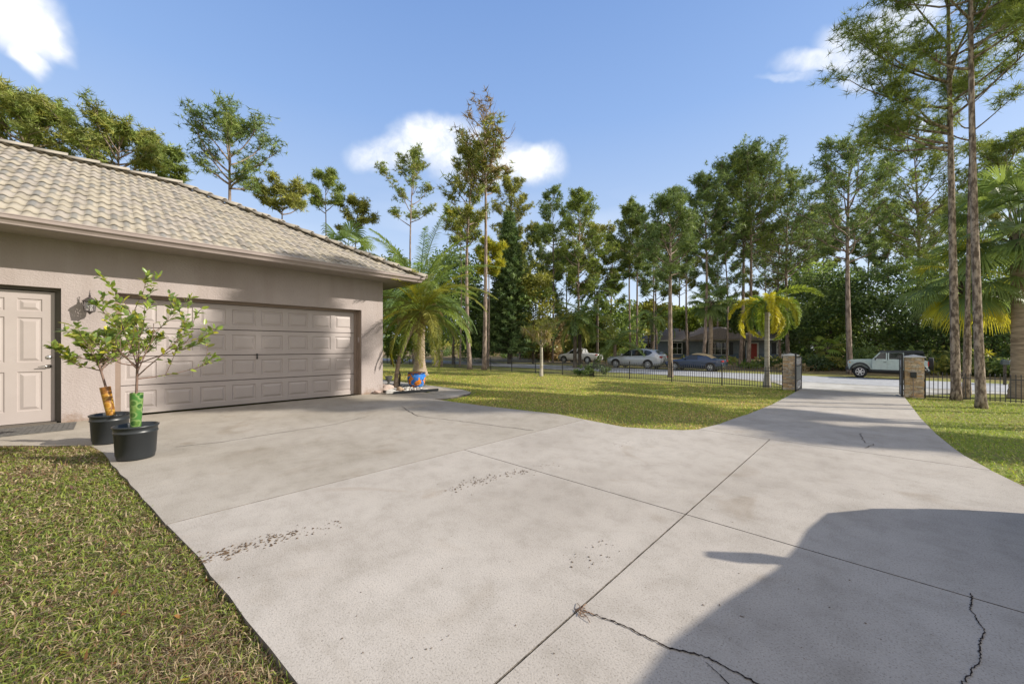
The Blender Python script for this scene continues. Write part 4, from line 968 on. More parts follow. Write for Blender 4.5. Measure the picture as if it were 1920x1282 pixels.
# fallen leaves
n=520; c=cand[rs.choice(len(cand),n)]; P=np.zeros((n,3)); P[:,:2]=c; P[:,2]=-.03+rs.uniform(-.02,.0,n); D=rs.normal(size=(n,3)); D[:,2]*=.3; D=unit(D)
colr=np.array([[.25,.09,.03],[.30,.15,.05],[.14,.07,.05],[.35,.24,.12],[.45,.38,.05],[.20,.11,.09]])[rs.randint(0,6,n)]*rs.uniform(.7,1.1,(n,1))
V,Fc,Cc=leafquads(rs,P,D,rs.uniform(.03,.075,n),rs.uniform(.014,.03,n),colr,nrm=rs.normal(size=(n,3))*.35+np.array([0,0,1]))
o=np_mesh('fallen_leaves',V,Fc,M['leaf'],Cc); tag(o,'scattered brown and orange fallen leaves on the near lawn','leaves',kind='stuff')

# ------------------------------------------------------------------ gate, pillars, fence
def stone_mat():
    m,nt,b=newmat('stacked_stone'); a=nt.nodes.new('ShaderNodeAttribute'); a.attribute_name='Col'
    n=noise(nt,14,6,.7); r=ramp(nt,n.outputs['Fac'],[(.3,(.6,.58,.55)),(.6,(1.1,1.08,1.05))])
    nt.links.new(mixc(nt,1.0,a.outputs['Color'],r.outputs[0],'MULTIPLY'),b.inputs['Base Color']); b.inputs['Roughness'].default_value=.9; bump(nt,b,noise(nt,30).outputs['Fac'],.5,.01); return m
M['stone']=stone_mat(); M['iron']=mat_plain('fence_iron',(.05,.05,.055),.4); M['cap']=mat_noise('pale_cap_stone',(.50,.49,.47),(.62,.61,.59),8,.8,.2,.004)
FY=20.3
def pillar(label,x,y,seed,w=.235,h=1.42,group='stone gate pillars'):
    z0=T(y)-.08; t=thing('stone_pillar',label,'pillar',(x,y,z0),0,group); rnd=random.Random(seed); h+=.08
    mb=MB(); mb.col=(.12,.10,.08); mb.box((-w+.02,-w+.02,0),(w-.02,w-.02,h))
    z=0.0
    while z<h-.01:
        hh=min(h-z,rnd.uniform(.035,.075))
        for side in range(4):
            a=-w
            while a<w-.01:
                L=min(w-a,rnd.uniform(.07,.2)); d=rnd.uniform(.0,.022)
                c=rnd.choice([(.56,.42,.27),(.50,.38,.26),(.62,.51,.37),(.44,.33,.24),(.60,.40,.22),(.50,.45,.38)]); k=rnd.uniform(.95,1.3); mb.col=tuple(q*k for q in c)
                M4=Matrix.Rotation(side*math.pi/2,4,'Z'); mb.box((a+.003,-w-d,z+.003),(a+L-.003,-w+.03,z+hh-.003),M4); a+=L
        z+=hh
    mb.build('shaft',M['stone'],t,col=True)
    mb=MB(); e=w+.06; mb.add([(-e,-e,h),(e,-e,h),(e,e,h),(-e,e,h),(-e,-e,h+.035),(e,-e,h+.035),(e,e,h+.035),(-e,e,h+.035),(0,0,h+.115)],[(3,2,1,0),(0,1,5,4),(1,2,6,5),(2,3,7,6),(3,0,4,7),(4,5,8),(5,6,8),(6,7,8),(7,4,8)])
    mb.build('cap',M['cap'],t,bevel=.006); return t
pillar('stacked stone pillar with pale cap left of the driveway gate',-2.62,FY,1)
pR=pillar('stacked stone pillar with intercom box right of the driveway gate',1.06,FY,2)
pillar('pale stacked stone pillar with white cap at the far left end of the iron fence',-30.0,FY+1.2,3,.28,1.40)
mb=MB(); mb.box((-.10,-.30,.78),(.06,-.262,.98)); mb.build('intercom_box',M['blackm'],pR,bevel=.006)
mb=MB(); mb.tube([(-.02,-.272,.78),(-.02,-.272,.05)],.010,6); mb.build('conduit',M['gutter'],pR)
M['pale_iron']=mat_plain('pale_worn_iron',(.45,.45,.46),.4)
def gate(label,x,y0,y1,flip):
    z0=T((y0+y1)/2)-.02; L=y1-y0; t=thing('iron_gate',label,'gate',(x,y0,z0),0,'open iron gate leaves'); H=1.40
    mb=MB()
    for yy in (0,L-.05): mb.box((-.028,yy,.0),(.028,yy+.05,H+(.18 if yy==0 else 0)))
    for zz in (.04,.42,1.02,H-.03): mb.box((-.02,.05,zz),(.02,L-.05,zz+.035))
    mb.build('frame',M['black'],t,bevel=.003)
    mb=MB(); mb.box((-.008,.05,.455),(.008,L-.05,1.02)); mb.build('panel',mat_plain('grey_mesh_panel',(.16,.17,.17),.5),t)
    # scroll ornaments
    for (za,zb) in ((.075,.42),(1.055,H-.03)):
        mb=MB(); hgt=zb-za; nn=max(2,int((L-.1)/.30))
        for k in range(nn):
            y=.05+(L-.1)*(k+.5)/nn; r=min(hgt,(L-.1)/nn)*.46
            sp=[(0,y+r*(1-q*.8)*math.cos(q*9),za+hgt/2+r*(1-q*.8)*math.sin(q*9)) for q in np.linspace(0,1,18)]
            mb.tube(sp,.012,5)
            mb.tube([(0,y-r,za),(0,y,zb)],.009,5); mb.tube([(0,y+r,za),(0,y+r*.2,zb)],.009,5)
        mb.build('scrollwork',M['pale_iron'],t)
gate('open black iron gate leaf beside the left stone pillar',-2.30,19.1,20.75,0)
gate('open black iron gate leaf beside the right stone pillar',.74,19.55,21.1,0)
def fence(label,x0,x1,y0=FY,y1=None,seg=2.35,zt=.93):
    y1=y0 if y1 is None else y1; n=max(1,round(abs(x1-x0)/seg)); t=thing('iron_fence',label,'fence',(x0,y0,T(y0)-.04),0,'black iron fences'); zb=T(y0)-.04
    dx=(x1-x0)/n; dy=(y1-y0)/n
    def P(i,f=0,z=0): return Vector(((i+f)*dx,(i+f)*dy,z+T(y0+(i+f)*dy)-T(y0)))
    mbp=None; sgn=1 if dx>0 else -1
    post=MB(); post.box((-.025,-.025,-.05),(.025,.025,zt+.06)); post.lathe([(.036,zt+.06),(.036,zt+.075),(.0,zt+.12)],n=8)
    po=post.build('post',M['black'],t); po.location=P(0)
    for i in range(1,n+1):
        c=po.copy(); link(c); c.parent=t; c.location=P(i)
    m=MB(); L=abs(dx); k=max(4,round((L-.05)/.105))
    for zz in (.07,zt-.17): m.box((sgn*.026 if sgn>0 else -L+.026,-.012,zz),(L-.026 if sgn>0 else -.026,.012,zz+.03))
    for q in range(1,k):
        x=sgn*L*q/k; m.box((x-.010,-.010,.03),(x+.010,.010,zt-.04)); m.lathe([(.0085,zt-.04),(.017,zt-.02),(.0,zt+.035)],(x,0,0),4,cap=False)
    pa=m.build('picket_panel',M['iron'],t); pa.location=P(0)
    ang=math.atan2(dy,dx) if dx>0 else math.atan2(-dy,-dx); pa.rotation_euler=(0,0,ang)
    for i in range(1,n):
        c=pa.copy(); link(c); c.parent=t; c.location=P(i)
    return t
fence('long black iron picket fence left of the gate, bordering the lawn',-2.90,-29.7,FY,FY+1.1)
fence('short black iron picket fence right of the gate beside the pines',1.34,13.0)
fence('black iron picket fence beyond the far left stone pillar',-30.4,-48.0,FY+1.2,FY+1.8)
# ------------------------------------------------------------------ vehicles
def wheel(t,x,y,z,r,w,rimm,name='wheel',spokes=6,axis='Y',parent=None,flip=1,hub=None):
    o=bpy.data.objects.new(name,None)
    mb=MB(); Mx=Matrix.Translation((x,y,z))@Matrix.Rotation(R(90)*(-flip),4,'X')
    if axis=='X': Mx=Matrix.Translation((x,y,z))@Matrix.Rotation(R(90),4,'Y')
    mb.lathe([(r*.60,-w/2),(r*.93,-w/2),(r,-w*.38),(r,w*.38),(r*.93,w/2),(r*.62,w/2),(r*.60,w*.3),(.0,w*.25)],(0,0,0),28,Mx)
    tyre=mb.build(name,M['rubber'],t,smooth=False)
    mb=MB(); zf=w*.5
    mb.lathe([(r*.60,zf*.55),(r*.63,zf+.004),(r*.57,zf+.004),(r*.54,zf*.6)],(0,0,0),28,Mx,cap=False)
    for k in range(spokes):
        a=2*math.pi*k/spokes; Ms=Mx@Matrix.Rotation(a,4,'Z'); mb.box((r*.08,-r*.085,zf*.62),(r*.56,r*.085,zf*.9),Ms)
    mb.lathe([(r*.16,zf*.6),(r*.16,zf*.95),(.0,zf*.98)],(0,0,0),12,Mx,cap=False)
    mb.build('rim',rimm,tyre); return tyre
def offroader():
    # x: forward(+) ; front bumper x=2.2 ; width .86 ; z up
    t=thing('off_roader','pale green boxy off-roader with black top parked across the street beyond the gate','car')
    P=mat_plain('pale_green_paint',(.50,.59,.56),.28,0,.5,.6); B=M['blackm']; G=M['glass_dark']
    mb=MB(); mb.prism([(2.02,.62),(2.02,1.12),(1.95,1.17),(.85,1.23),(.72,1.20),(.70,.62)],-.62,.62)   # hood block
    mb.build('bonnet',P,t,bevel=.03)
    mb=MB(); mb.prism([(.80,.55),(.80,1.20),(-1.85,1.20),(-1.97,1.16),(-1.99,.60),(-1.7,.55)],-.80,.80); mb.build('body',P,t,bevel=.03)
    mb=MB(); mb.prism([(2.10,.62),(2.10,1.10),(2.03,1.14),(2.0,.62)],-.55,.55); mb.build('grille',P,t,bevel=.015)
    for y in [-.3,-.2,-.1,0,.1,.2,.3]:
        mb=MB(); mb.box((2.098,y-.03,.72),(2.108,y+.03,1.02)); mb.build('grille_slot',B,t)
    for s in (-1,1):
        mb=MB(); mb.lathe([(.10,0),(.10,.03),(.0,.035)],(0,0,0),16,Matrix.Translation((2.09,s*.45,.93))@Matrix.Rotation(R(90),4,'Y')); mb.build('headlight',M['chrome'],t)
        mb=MB(); mb.box((1.95,s*.70-.06,.98),(2.03,s*.70+.06,1.05)); mb.build('indicator',mat_plain('amber_lens',(.7,.25,.05),.3),t,bevel=.01)
        # arched fenders
        for xc in (1.42,-1.42):
            mb=MB(); pts=[]; 
            for a in np.linspace(R(8),R(172),9): pts.append((xc+.60*math.cos(a),.40+.62*math.sin(a)))
            pts2=[(xc+.50*math.cos(a),.40+.52*math.sin(a)) for a in np.linspace(R(172),R(8),9)]
            mb.prism(pts+pts2,s*.66,s*.93); mb.build('fender',B,t,bevel=.01)
            mb=MB(); ptsb=[(xc+.66*math.cos(a),.40+.70*math.sin(a)) for a in np.linspace(R(15),R(165),9)]+[(xc+.60*math.cos(a),.40+.625*math.sin(a)) for a in np.linspace(R(165),R(15),9)]
            mb.prism(ptsb,s*.64,s*.86); mb.build('fender_top',P,t,bevel=.01)
        mb=MB(); mb.box((-.86,s*.80-.05,.44),(.88,s*.80+.05,.53)); mb.build('sill_step',B,t,bevel=.01)
        # doors: raised panels with window frames
        for (x0,x1,nm) in ((-.02,.78,'door'),(-.86,-.04,'door')):
            mb=MB(); y0,y1=(s*.80,s*.825)
            zf=.58
            if x1>.5: mb.prism([(x0+.01,zf),(x1-.01,zf),(x1-.01,1.20),(x0+.01,1.20)],y0,y1)
            else: mb.prism([(x0+.16,zf),(x1-.01,zf),(x1-.01,1.20),(x0+.01,1.20),(x0+.01,.95)],y0,y1)
            # window frame
            top=[(x0+.01,1.2),(x0+.01,1.70),(x1-.42 if x1>.5 else x1-.01,1.70),(x1-.01,1.2)]
            inn=[(x0+.07,1.25),(x0+.07,1.645),(x1-.45 if x1>.5 else x1-.07,1.645),(x1-.12 if x1>.5 else x1-.07,1.25)]
            ys=s*.795; yt=s*.70
            def q(p,off=0): f=(p[1]-1.2)/.5; return (p[0],(ys+(yt-ys)*f)+s*off,p[1])
            vs=[q(p,.012) for p in top]+[q(p,.012) for p in inn]
            mb.add(vs,[(0,1,5,4),(1,2,6,5),(2,3,7,6),(3,0,4,7)])
            d=mb.build(nm,P,t)
            mb=MB(); mb.add([q(p,.004) for p in inn],[(0,1,2,3)]); mb.build('window',G,d)
            mb=MB(); mb.box((x0+.05,s*.825-.001,1.04),(x0+.2,s*.825+s*.03,1.07)) if s>0 else mb.box((x0+.05,s*.825-.03,1.04),(x0+.2,s*.825,1.07)); mb.build('handle',B,d)
        mb=MB(); mb.tube([(.62,s*.82,1.18),(.62,s*.98,1.22)],.02,6); mb.box((.57,s*.98-.1,1.19),(.64,s*.98+.1,1.34)); mb.build('mirror',B,t,bevel=.015)
        mb=MB(); mb.box((-2.03,s*.70-.07,.85),(-1.97,s*.70+.07,1.12)); mb.build('tail_lamp',mat_plain('red_lens',(.45,.03,.02),.3),t,bevel=.01)
        mb=MB(); 
        mb.add([(-.98,s*.775,1.27),(-.98,s*.712,1.62),(-1.80,s*.712,1.62),(-1.86,s*.775,1.27)],[(0,1,2,3)]); mb.build('rear_quarter_window',G,t)
    # windscreen frame + glass
    mb=MB(); mb.prism([(.80,1.20),(.36,1.72),(.30,1.72),(.72,1.20)],-.70,.70); mb.build('windscreen',P,t,bevel=.01)
    mb=MB(); mb.add([(.765,-.62,1.255),(.765,.62,1.255),(.415,.62,1.67),(.415,-.62,1.67)],[(0,1,2,3)]); mb.build('windscreen_glass',G,t)
    # hard top
    mb=MB(); yb,yt=.765,.70
    mb.add([(.40,-yt-.03,1.655),(.40,yt+.03,1.655),(-1.82,yt+.03,1.655),(-1.82,-yt-.03,1.655),(.34,-yt+.03,1.79),(.34,yt-.03,1.79),(-1.76,yt-.03,1.80),(-1.76,-yt+.03,1.80)],[(0,3,2,1),(4,5,6,7),(0,1,5,4),(1,2,6,5),(2,3,7,6),(3,0,4,7)])
    mb.add([(-.88,-yb,1.20),(-.88,yb,1.20),(-1.92,yb,1.20),(-1.92,-yb,1.20),(-.88,-yt,1.708),(-.88,yt,1.708),(-1.80,yt,1.708),(-1.80,-yt,1.708)],[(0,3,2,1),(4,5,6,7),(0,1,5,4),(1,2,6,5),(2,3,7,6),(3,0,4,7)])
    mb.add([(.7,-.69,1.2),(.7,.69,1.2),(-.88,.69,1.2),(-.88,-.69,1.2),(.32,-.62,1.708),(.32,.62,1.708),(-.88,.66,1.708),(-.88,-.66,1.708)],[(0,3,2,1),(4,5,6,7),(0,1,5,4),(1,2,6,5),(2,3,7,6),(3,0,4,7)])
    mb.build('roof',B,t)
    mb=MB(); mb.box((2.02,-.78,.50),(2.24,.78,.68)); mb.box((-2.10,-.75,.50),(-1.97,.75,.66)); mb.build('bumper',B,t,bevel=.03)
    mb=MB(); mb.box((-1.9,-.6,.32),(1.9,.6,.56)); mb.build('underbody',M['under'],t)
    for xc in (1.42,-1.42):
        for s in (-1,1): wheel(t,xc,s*.76,.40,.40,.26,M['chrome'],flip=s)
    wheel(t,-2.17,0,.98,.40,.24,M['chrome'],name='spare_wheel',axis='X')
    return t
def loft_car(name,label,prof,W,paint,L0,L1,wheels,wr,windows,group=None,roofw=.62,rimm=None,lamps=True,topmat=None,pane=None,tint=None):
    """prof: stations (x, zbot, zbelt, ztop) front(+x) to rear ; windows: polygons (x,z)"""
    t=thing(name,label,'car'); G=tint or M['glass_dark']; vs=[];fs=[];k=15
    def half(x):
        e=min((L1-x)/.55,(x-L0)/.55,1.0); e=max(0,e); return W*(.80+.20*math.sqrt(max(0,1-(1-e)**2)))
    def ywid(x,z,zb,zbelt,zt):
        w=half(x)
        if z<=zbelt: return w*(1-.05*max(0,(zb+.18-z)/.3))
        f=(z-zbelt)/max(.05,(1.5-zbelt)); return w*(1-.24*min(1,f))
    rings=[]
    for (x,zb,zbelt,zt) in prof:
        w=half(x); hh=zt-zbelt; 
        zs=[(0,zb),(w*.80,zb),(w*.97,zb+.10),(w,zb+.30),(w,(zb+zbelt)/2+.1),(w*.985,zbelt-.05),(w*.965,zbelt)]
        if hh<.09: rest=[(w*.90,zt-.012),(w*.6,zt+.01),(0,zt+.02)]
        else:
            a=min(1,hh/.5); rest=[(w*(.965-.22*a),zt-.07*a),(w*(.86-.24*a),zt-.012),(0,zt+.015)]
        pts=zs[1:]+rest[:-1]
        ring=[(x,0,zb)]+[(x,p[0],p[1]) for p in pts]+[(x,0,rest[-1][1])]+[(x,-p[0],p[1]) for p in pts[::-1]]
        rings.append(ring)
    n=len(rings[0])
    for r in rings: vs+=r
    for i in range(len(rings)-1):
        for j in range(n): fs.append((i*n+j,i*n+(j+1)%n,(i+1)*n+(j+1)%n,(i+1)*n+j))
    fs.append(tuple(range(n))); fs.append(tuple((len(rings)-1)*n+j for j in range(n))[::-1])
    mb=MB(); mb.add(vs,fs); body=mb.build('body',paint,t,smooth=True,bevel=0)
    X=[p[0] for p in prof][::-1]
    def it(x,c): return float(np.interp(x,X,[p[c] for p in prof][::-1]))
    def yside(x,z):
        w=half(x); zbelt=it(x,2); zt=it(x,3)
        if z<=zbelt: return w*.985
        a=min(1,(zt-zbelt)/.5); f=(z-zbelt)/max(.05,zt-.07*a-zbelt); return w*(.965-.22*a*min(1,f))
    for s in (-1,1):
        for wi,poly in enumerate(windows):
            mb=MB(); vs=[(x,s*(yside(x,z)+.008),z) for x,z in poly]; mb.add(vs,[tuple(range(len(vs)))]); mb.build('side_window',G,t)
        for wx in wheels:
            mb=MB(); mb.prism([(wx+(wr+.07)*math.cos(a),wr+(wr+.07)*math.sin(a)) for a in np.linspace(-.35,math.pi+.35,16)],s*(W*.70),s*(half(wx)+.006)); mb.build('wheel_arch',M['under'],t)
            wheel(t,wx,s*(half(wx)-.08),wr,wr,.2,rimm or M['chrome'],flip=s,spokes=7)
        mb=MB(); xx=windows[0][0][0] if windows else 0
        mx=max(p[0] for p in windows[0])-.18; mz=it(mx,2)+.10
        mb.box((mx-.05,s*(half(mx)+.02) if s>0 else s*(half(mx)+.22),mz-.02),(mx+.05,s*(half(mx)+.22) if s>0 else s*(half(mx)+.02),mz+.13)); mb.build('mirror',paint,t,bevel=.03)
    if pane:
        for nm,(xa,za,wa,xb,zb_,wb) in pane.items():
            mb=MB(); mb.add([(xa,-wa,za),(xa,wa,za),(xb,wb,zb_),(xb,-wb,zb_)],[(0,1,2,3)]); mb.build(nm,G,t)
    if lamps:
        for s in (-1,1):
            zf=it(L1-.12,2); mb=MB(); mb.box((L1-.22,s*W*.62-.16,zf-.12),(L1-.02,s*W*.62+.16,zf-.01)); mb.build('headlight',M['chrome'],t,bevel=.02)
            zr=it(L0+.1,2); mb=MB(); mb.box((L0-.015,s*W*.66-.2,zr-.10),(L0+.25,s*W*.70+.16,zr+.04)); mb.build('tail_lamp',mat_plain('red_lens_b',(.35,.02,.02),.3),t,bevel=.03)
    return t
def place(t,x,y,rz,sc=1,z=None):
    t.location=(x,y,T(y)-.03 if z is None else z); t.rotation_euler=(0,0,rz); t.scale=(sc,sc,sc)
# heading of the street cars: towards -x
CY=33.1
oj=offroader()
def onroad(px,yw): k=(px-CX)/F; Y=yw/(SN*k+CS); return at(px,Y)[0]
xf=onroad(1587,CY-.85); xr=onroad(1760,CY-.85); print('offroader',xf,xr)
place(oj,(xf+xr)/2-.12,CY,math.pi,abs(xr-xf)/4.62); oj.scale.z*=1.12
silver=mat_plain('silver_paint',(.50,.52,.55),.25,.3,.5,.8)
SUVP=[(2.40,.42,.66,.74),(2.34,.30,.80,.86),(2.1,.24,.90,.96),(1.5,.24,.97,1.05),(1.05,.24,1.0,1.12),(.75,.24,1.02,1.30),(.30,.24,1.03,1.55),(-.1,.24,1.04,1.65),(-.8,.24,1.06,1.67),(-1.5,.24,1.09,1.60),(-1.85,.26,1.12,1.50),(-2.15,.30,1.10,1.25),(-2.36,.34,1.0,1.08),(-2.42,.42,.85,.92)]
xf=onroad(1133,CY-.9); xr=onroad(1243,CY-.9)+.0; print('suv',xf,xr)
sv=loft_car('station_wagon','silver wagon with tall rear parked beyond the road, left of the navy car',SUVP,.93,silver,-2.42,2.40,[1.48,-1.40],.37,
 [[(1.0,1.04),(.42,1.47),(.10,1.55),(.05,1.06)],[(.0,1.06),(.05,1.555),(-.95,1.575),(-1.0,1.09)],[(-1.06,1.09),(-1.02,1.57),(-1.5,1.49),(-1.75,1.36),(-1.45,1.14)]],
 pane={'windscreen':(1.03,1.145,.62,.33,1.575,.55),'rear_window':(-2.19,1.24,.60,-1.89,1.505,.52)})
place(sv,(xf+xr)/2,CY,math.pi,1.06)
navy=mat_plain('navy_paint',(.03,.05,.10),.25,0,.5,.8)
CARP=[(2.25,.40,.55,.62),(2.15,.26,.68,.74),(1.8,.22,.76,.83),(1.2,.22,.82,.90),(.85,.22,.84,.95),(.4,.22,.86,1.22),(.05,.22,.87,1.36),(-.5,.22,.88,1.38),(-1.0,.22,.89,1.27),(-1.4,.22,.90,1.03),(-1.75,.24,.90,.98),(-2.05,.28,.88,.95),(-2.2,.38,.75,.82)]
xr=onroad(1351,CY-1.2); print('navy',xr)
nv_=loft_car('open_top_car','low navy car with tan soft top parked beyond the road behind the fence',CARP,.88,navy,-2.2,2.25,[1.38,-1.35],.33,
 [[(.78,.91),(.28,1.22),(.02,1.29),(-.35,1.29),(-.4,.91)]],pane={'windscreen':(.86,.975,.6,.10,1.35,.52)})
mb=MB(); 
tp=[(.10,1.30,1.375),(-.1,1.30,1.41),(-.5,1.30,1.41),(-.95,1.2,1.33),(-1.42,.96,1.06)]
vs=[];
for (x,ze,zt) in tp:
    for yy,zz in ((-.71,ze),(-.62,zt-.03),(0,zt+.01),(.62,zt-.03),(.71,ze)): vs.append((x,yy,zz))
mb.add(vs,[(i*5+j,i*5+j+1,(i+1)*5+j+1,(i+1)*5+j) for i in range(4) for j in range(4)]); mb.build('soft_top',mat_noise('tan_canvas',(.40,.30,.16),(.48,.37,.21),12,.85),nv_,smooth=True)
place(nv_,xr-2.2,CY+.1,math.pi,1.0)
white=mat_plain('white_paint',(.70,.70,.70),.3,0,.5,.5)
TR=[(2.6,.45,.80,.88),(2.5,.34,.92,1.0),(1.9,.32,1.0,1.08),(1.35,.32,1.05,1.15),(.95,.32,1.07,1.45),(.6,.32,1.08,1.72),(-.1,.32,1.09,1.74),(-.45,.32,1.09,1.66),(-.62,.32,1.09,1.16),(-2.3,.34,1.08,1.12),(-2.6,.42,1.02,1.08)]
tk=loft_car('pickup_truck','white pickup truck half hidden behind the dark coconut palm stems',TR,.95,white,-2.6,2.6,[1.7,-1.55],.40,[[(1.1,1.10),(.66,1.60),(.25,1.64),(.22,1.12)],[(.17,1.12),(.2,1.64),(-.3,1.62),(-.36,1.12)]],pane={'windscreen':(1.33,1.18,.66,.66,1.68,.56)})
x,y=at(1088,45); place(tk,x,y,math.pi,1.0)
# ladder-like white sign board by the pickup is part of its open tailgate ; skip
# photographer's car, outside the frame on the right, whose shadow falls over the slab
VAN=[(1.86,.36,.50,.58),(1.83,.22,.78,.86),(1.70,.20,.92,1.03),(1.40,.20,.98,1.17),(1.15,.20,1.02,1.28),(.90,.20,1.04,1.44),(.6,.20,1.06,1.66),(.3,.20,1.07,1.81),(0,.20,1.08,1.90),(-.6,.20,1.09,1.96),(-1.8,.20,1.10,1.92),(-2.3,.22,1.10,1.7),(-2.6,.26,1.05,1.2),(-2.66,.4,.8,.9)]
grey=mat_plain('dark_grey_paint',(.06,.065,.07),.3,0,.5,.8)
vn=loft_car('parked_car','dark grey tall car parked on the slab to the right, casting the big shadow',VAN,.90,grey,-2.66,1.86,[1.15,-1.6],.35,[[(.85,1.10),(.35,1.55),(-.05,1.62),(-.1,1.12)],[(-.16,1.12),(-.12,1.63),(-1.1,1.65),(-1.15,1.13)],[(-1.22,1.13),(-1.18,1.65),(-1.8,1.6),(-2.1,1.2)]],pane={'windscreen':(1.12,1.31,.62,.25,1.76,.55)})
Fv=Vector((-.383,.923)); Gv=Vector((.923,.383)); c=Vector((1.90,3.43))+Gv*.90-Vector((.771,.636))*.27
for ch in list(vn.children):
    if ch.name.startswith('mirror'): bpy.data.objects.remove(ch)
for s in (-1,1):
    mb=MB(); mb.tube([(.93,s*.84,1.14),(.95,s*.94,1.20)],.03,6); mb.box((.89,min(s*.90,s*1.08),1.19),(.97,max(s*.90,s*1.08),1.38)); mb.build('mirror',grey,vn,bevel=.03)
place(vn,c.x,c.y,math.atan2(Fv.y,Fv.x),1.0,0.0)
# ------------------------------------------------------------------ grey house across the street
HX0=onroad(1207,62); HX1=onroad(1520,62); HY=62; HZ0=T(62)-.1
ht=thing('grey_house','low blue-grey house with brown roof and red door across the street','house',((HX0+HX1)/2,HY,HZ0)); ox=(HX0+HX1)/2; print('house',HX0,HX1)
hl=(HX1-HX0)/2; M['siding']=mat_noise('blue_grey_siding',(.17,.20,.24),(.22,.25,.29),2,.8,.1,.002); M['wtrim']=mat_plain('white_trim',(.65,.65,.63),.6); M['hroof']=mat_noise('brown_shingle',(.12,.10,.09),(.20,.165,.14),6,.9,.4,.01)
mb=MB(); mb.box((-hl,0,0),(hl,9,2.75)); mb.build('wall',M['siding'],ht)
mb=MB(); mb.box((-hl-.02,-.03,0),(hl+.02,-.002,.75)); mb.build('plinth_course',mat_plain('blue_dado',(.12,.16,.22),.8),ht)
mb=MB(); e=.6; z=2.75; rh_=2.1
mb.add([(-hl-e,-e,z),(hl+e,-e,z),(hl+e,4.5,z+rh_),(-hl-e,4.5,z+rh_),(hl+e,9+e,z),(-hl-e,9+e,z),(-hl-e,-e,z-.04),(hl+e,-e,z-.04)],[(0,1,2,3),(3,2,4,5),(0,3,5),(1,4,2)])
mb.build('roof',M['hroof'],ht)
mb=MB(); mb.box((-hl-e,-e-.03,z-.16),(hl+e,-e,z+.02)); mb.build('fascia',M['wtrim'],ht)
gx=onroad(1338,62)-ox
mb=MB(); mb.add([(gx-4.2,-1.6,z+.02),(gx+6.6,-1.6,z+.02),(gx+1.2,-1.0,z+1.75),(gx+1.2,4.4,z+1.9),(gx-4.2,1,z+.6),(gx+6.6,1,z+.6)],[(0,1,2),(0,2,3,4),(1,5,3,2)]); mb.build('gable',M['hroof'],ht)
def hwin(px,w,h,zc,shutters=True,mull=1):
    x=onroad(px,62)-ox; mb=MB(); a=.10
    mb.box((x-w/2-a,-.08,zc-h/2-a),(x+w/2+a,-.03,zc-h/2)); mb.box((x-w/2-a,-.08,zc+h/2),(x+w/2+a,-.03,zc+h/2+a)); mb.box((x-w/2-a,-.08,zc-h/2),(x-w/2,-.03,zc+h/2)); mb.box((x+w/2,-.08,zc-h/2),(x+w/2+a,-.03,zc+h/2))
    for i in range(mull): xx=x-w/2+w*(i+1)/(mull+1); mb.box((xx-.03,-.075,zc-h/2),(xx+.03,-.035,zc+h/2))
    mb.box((x-w/2,-.07,zc-.03),(x+w/2,-.04,zc+.03))
    wo=mb.build('window',M['wtrim'],ht); mb=MB(); mb.box((x-w/2,-.045,zc-h/2),(x+w/2,-.034,zc+h/2)); mb.build('pane',M['glass_dark'],wo)
    if shutters:
        for s in (-1,1): mb=MB(); mb.box((x+s*(w/2+.40)-.25,-.07,zc-h/2-.05),(x+s*(w/2+.40)+.25,-.033,zc+h/2+.05)); mb.build('shutter',M['blackm'],ht)
hwin(1217,1.0,1.5,1.5,False); hwin(1270,1.4,1.7,1.45); hwin(1347,2.6,1.7,1.45,True,2); hwin(1470,1.4,1.4,1.5)
x=onroad(1411,62)-ox; mb=MB(); mb.box((x-.75,-.06,0),(x+.75,-.032,2.3)); d_=mb.build('door_frame',M['wtrim'],ht); mb=MB(); mb.box((x-.55,-.09,.02),(x+.55,-.061,2.15)); mb.build('door_leaf',mat_plain('red_door_paint',(.32,.035,.02),.5),d_)
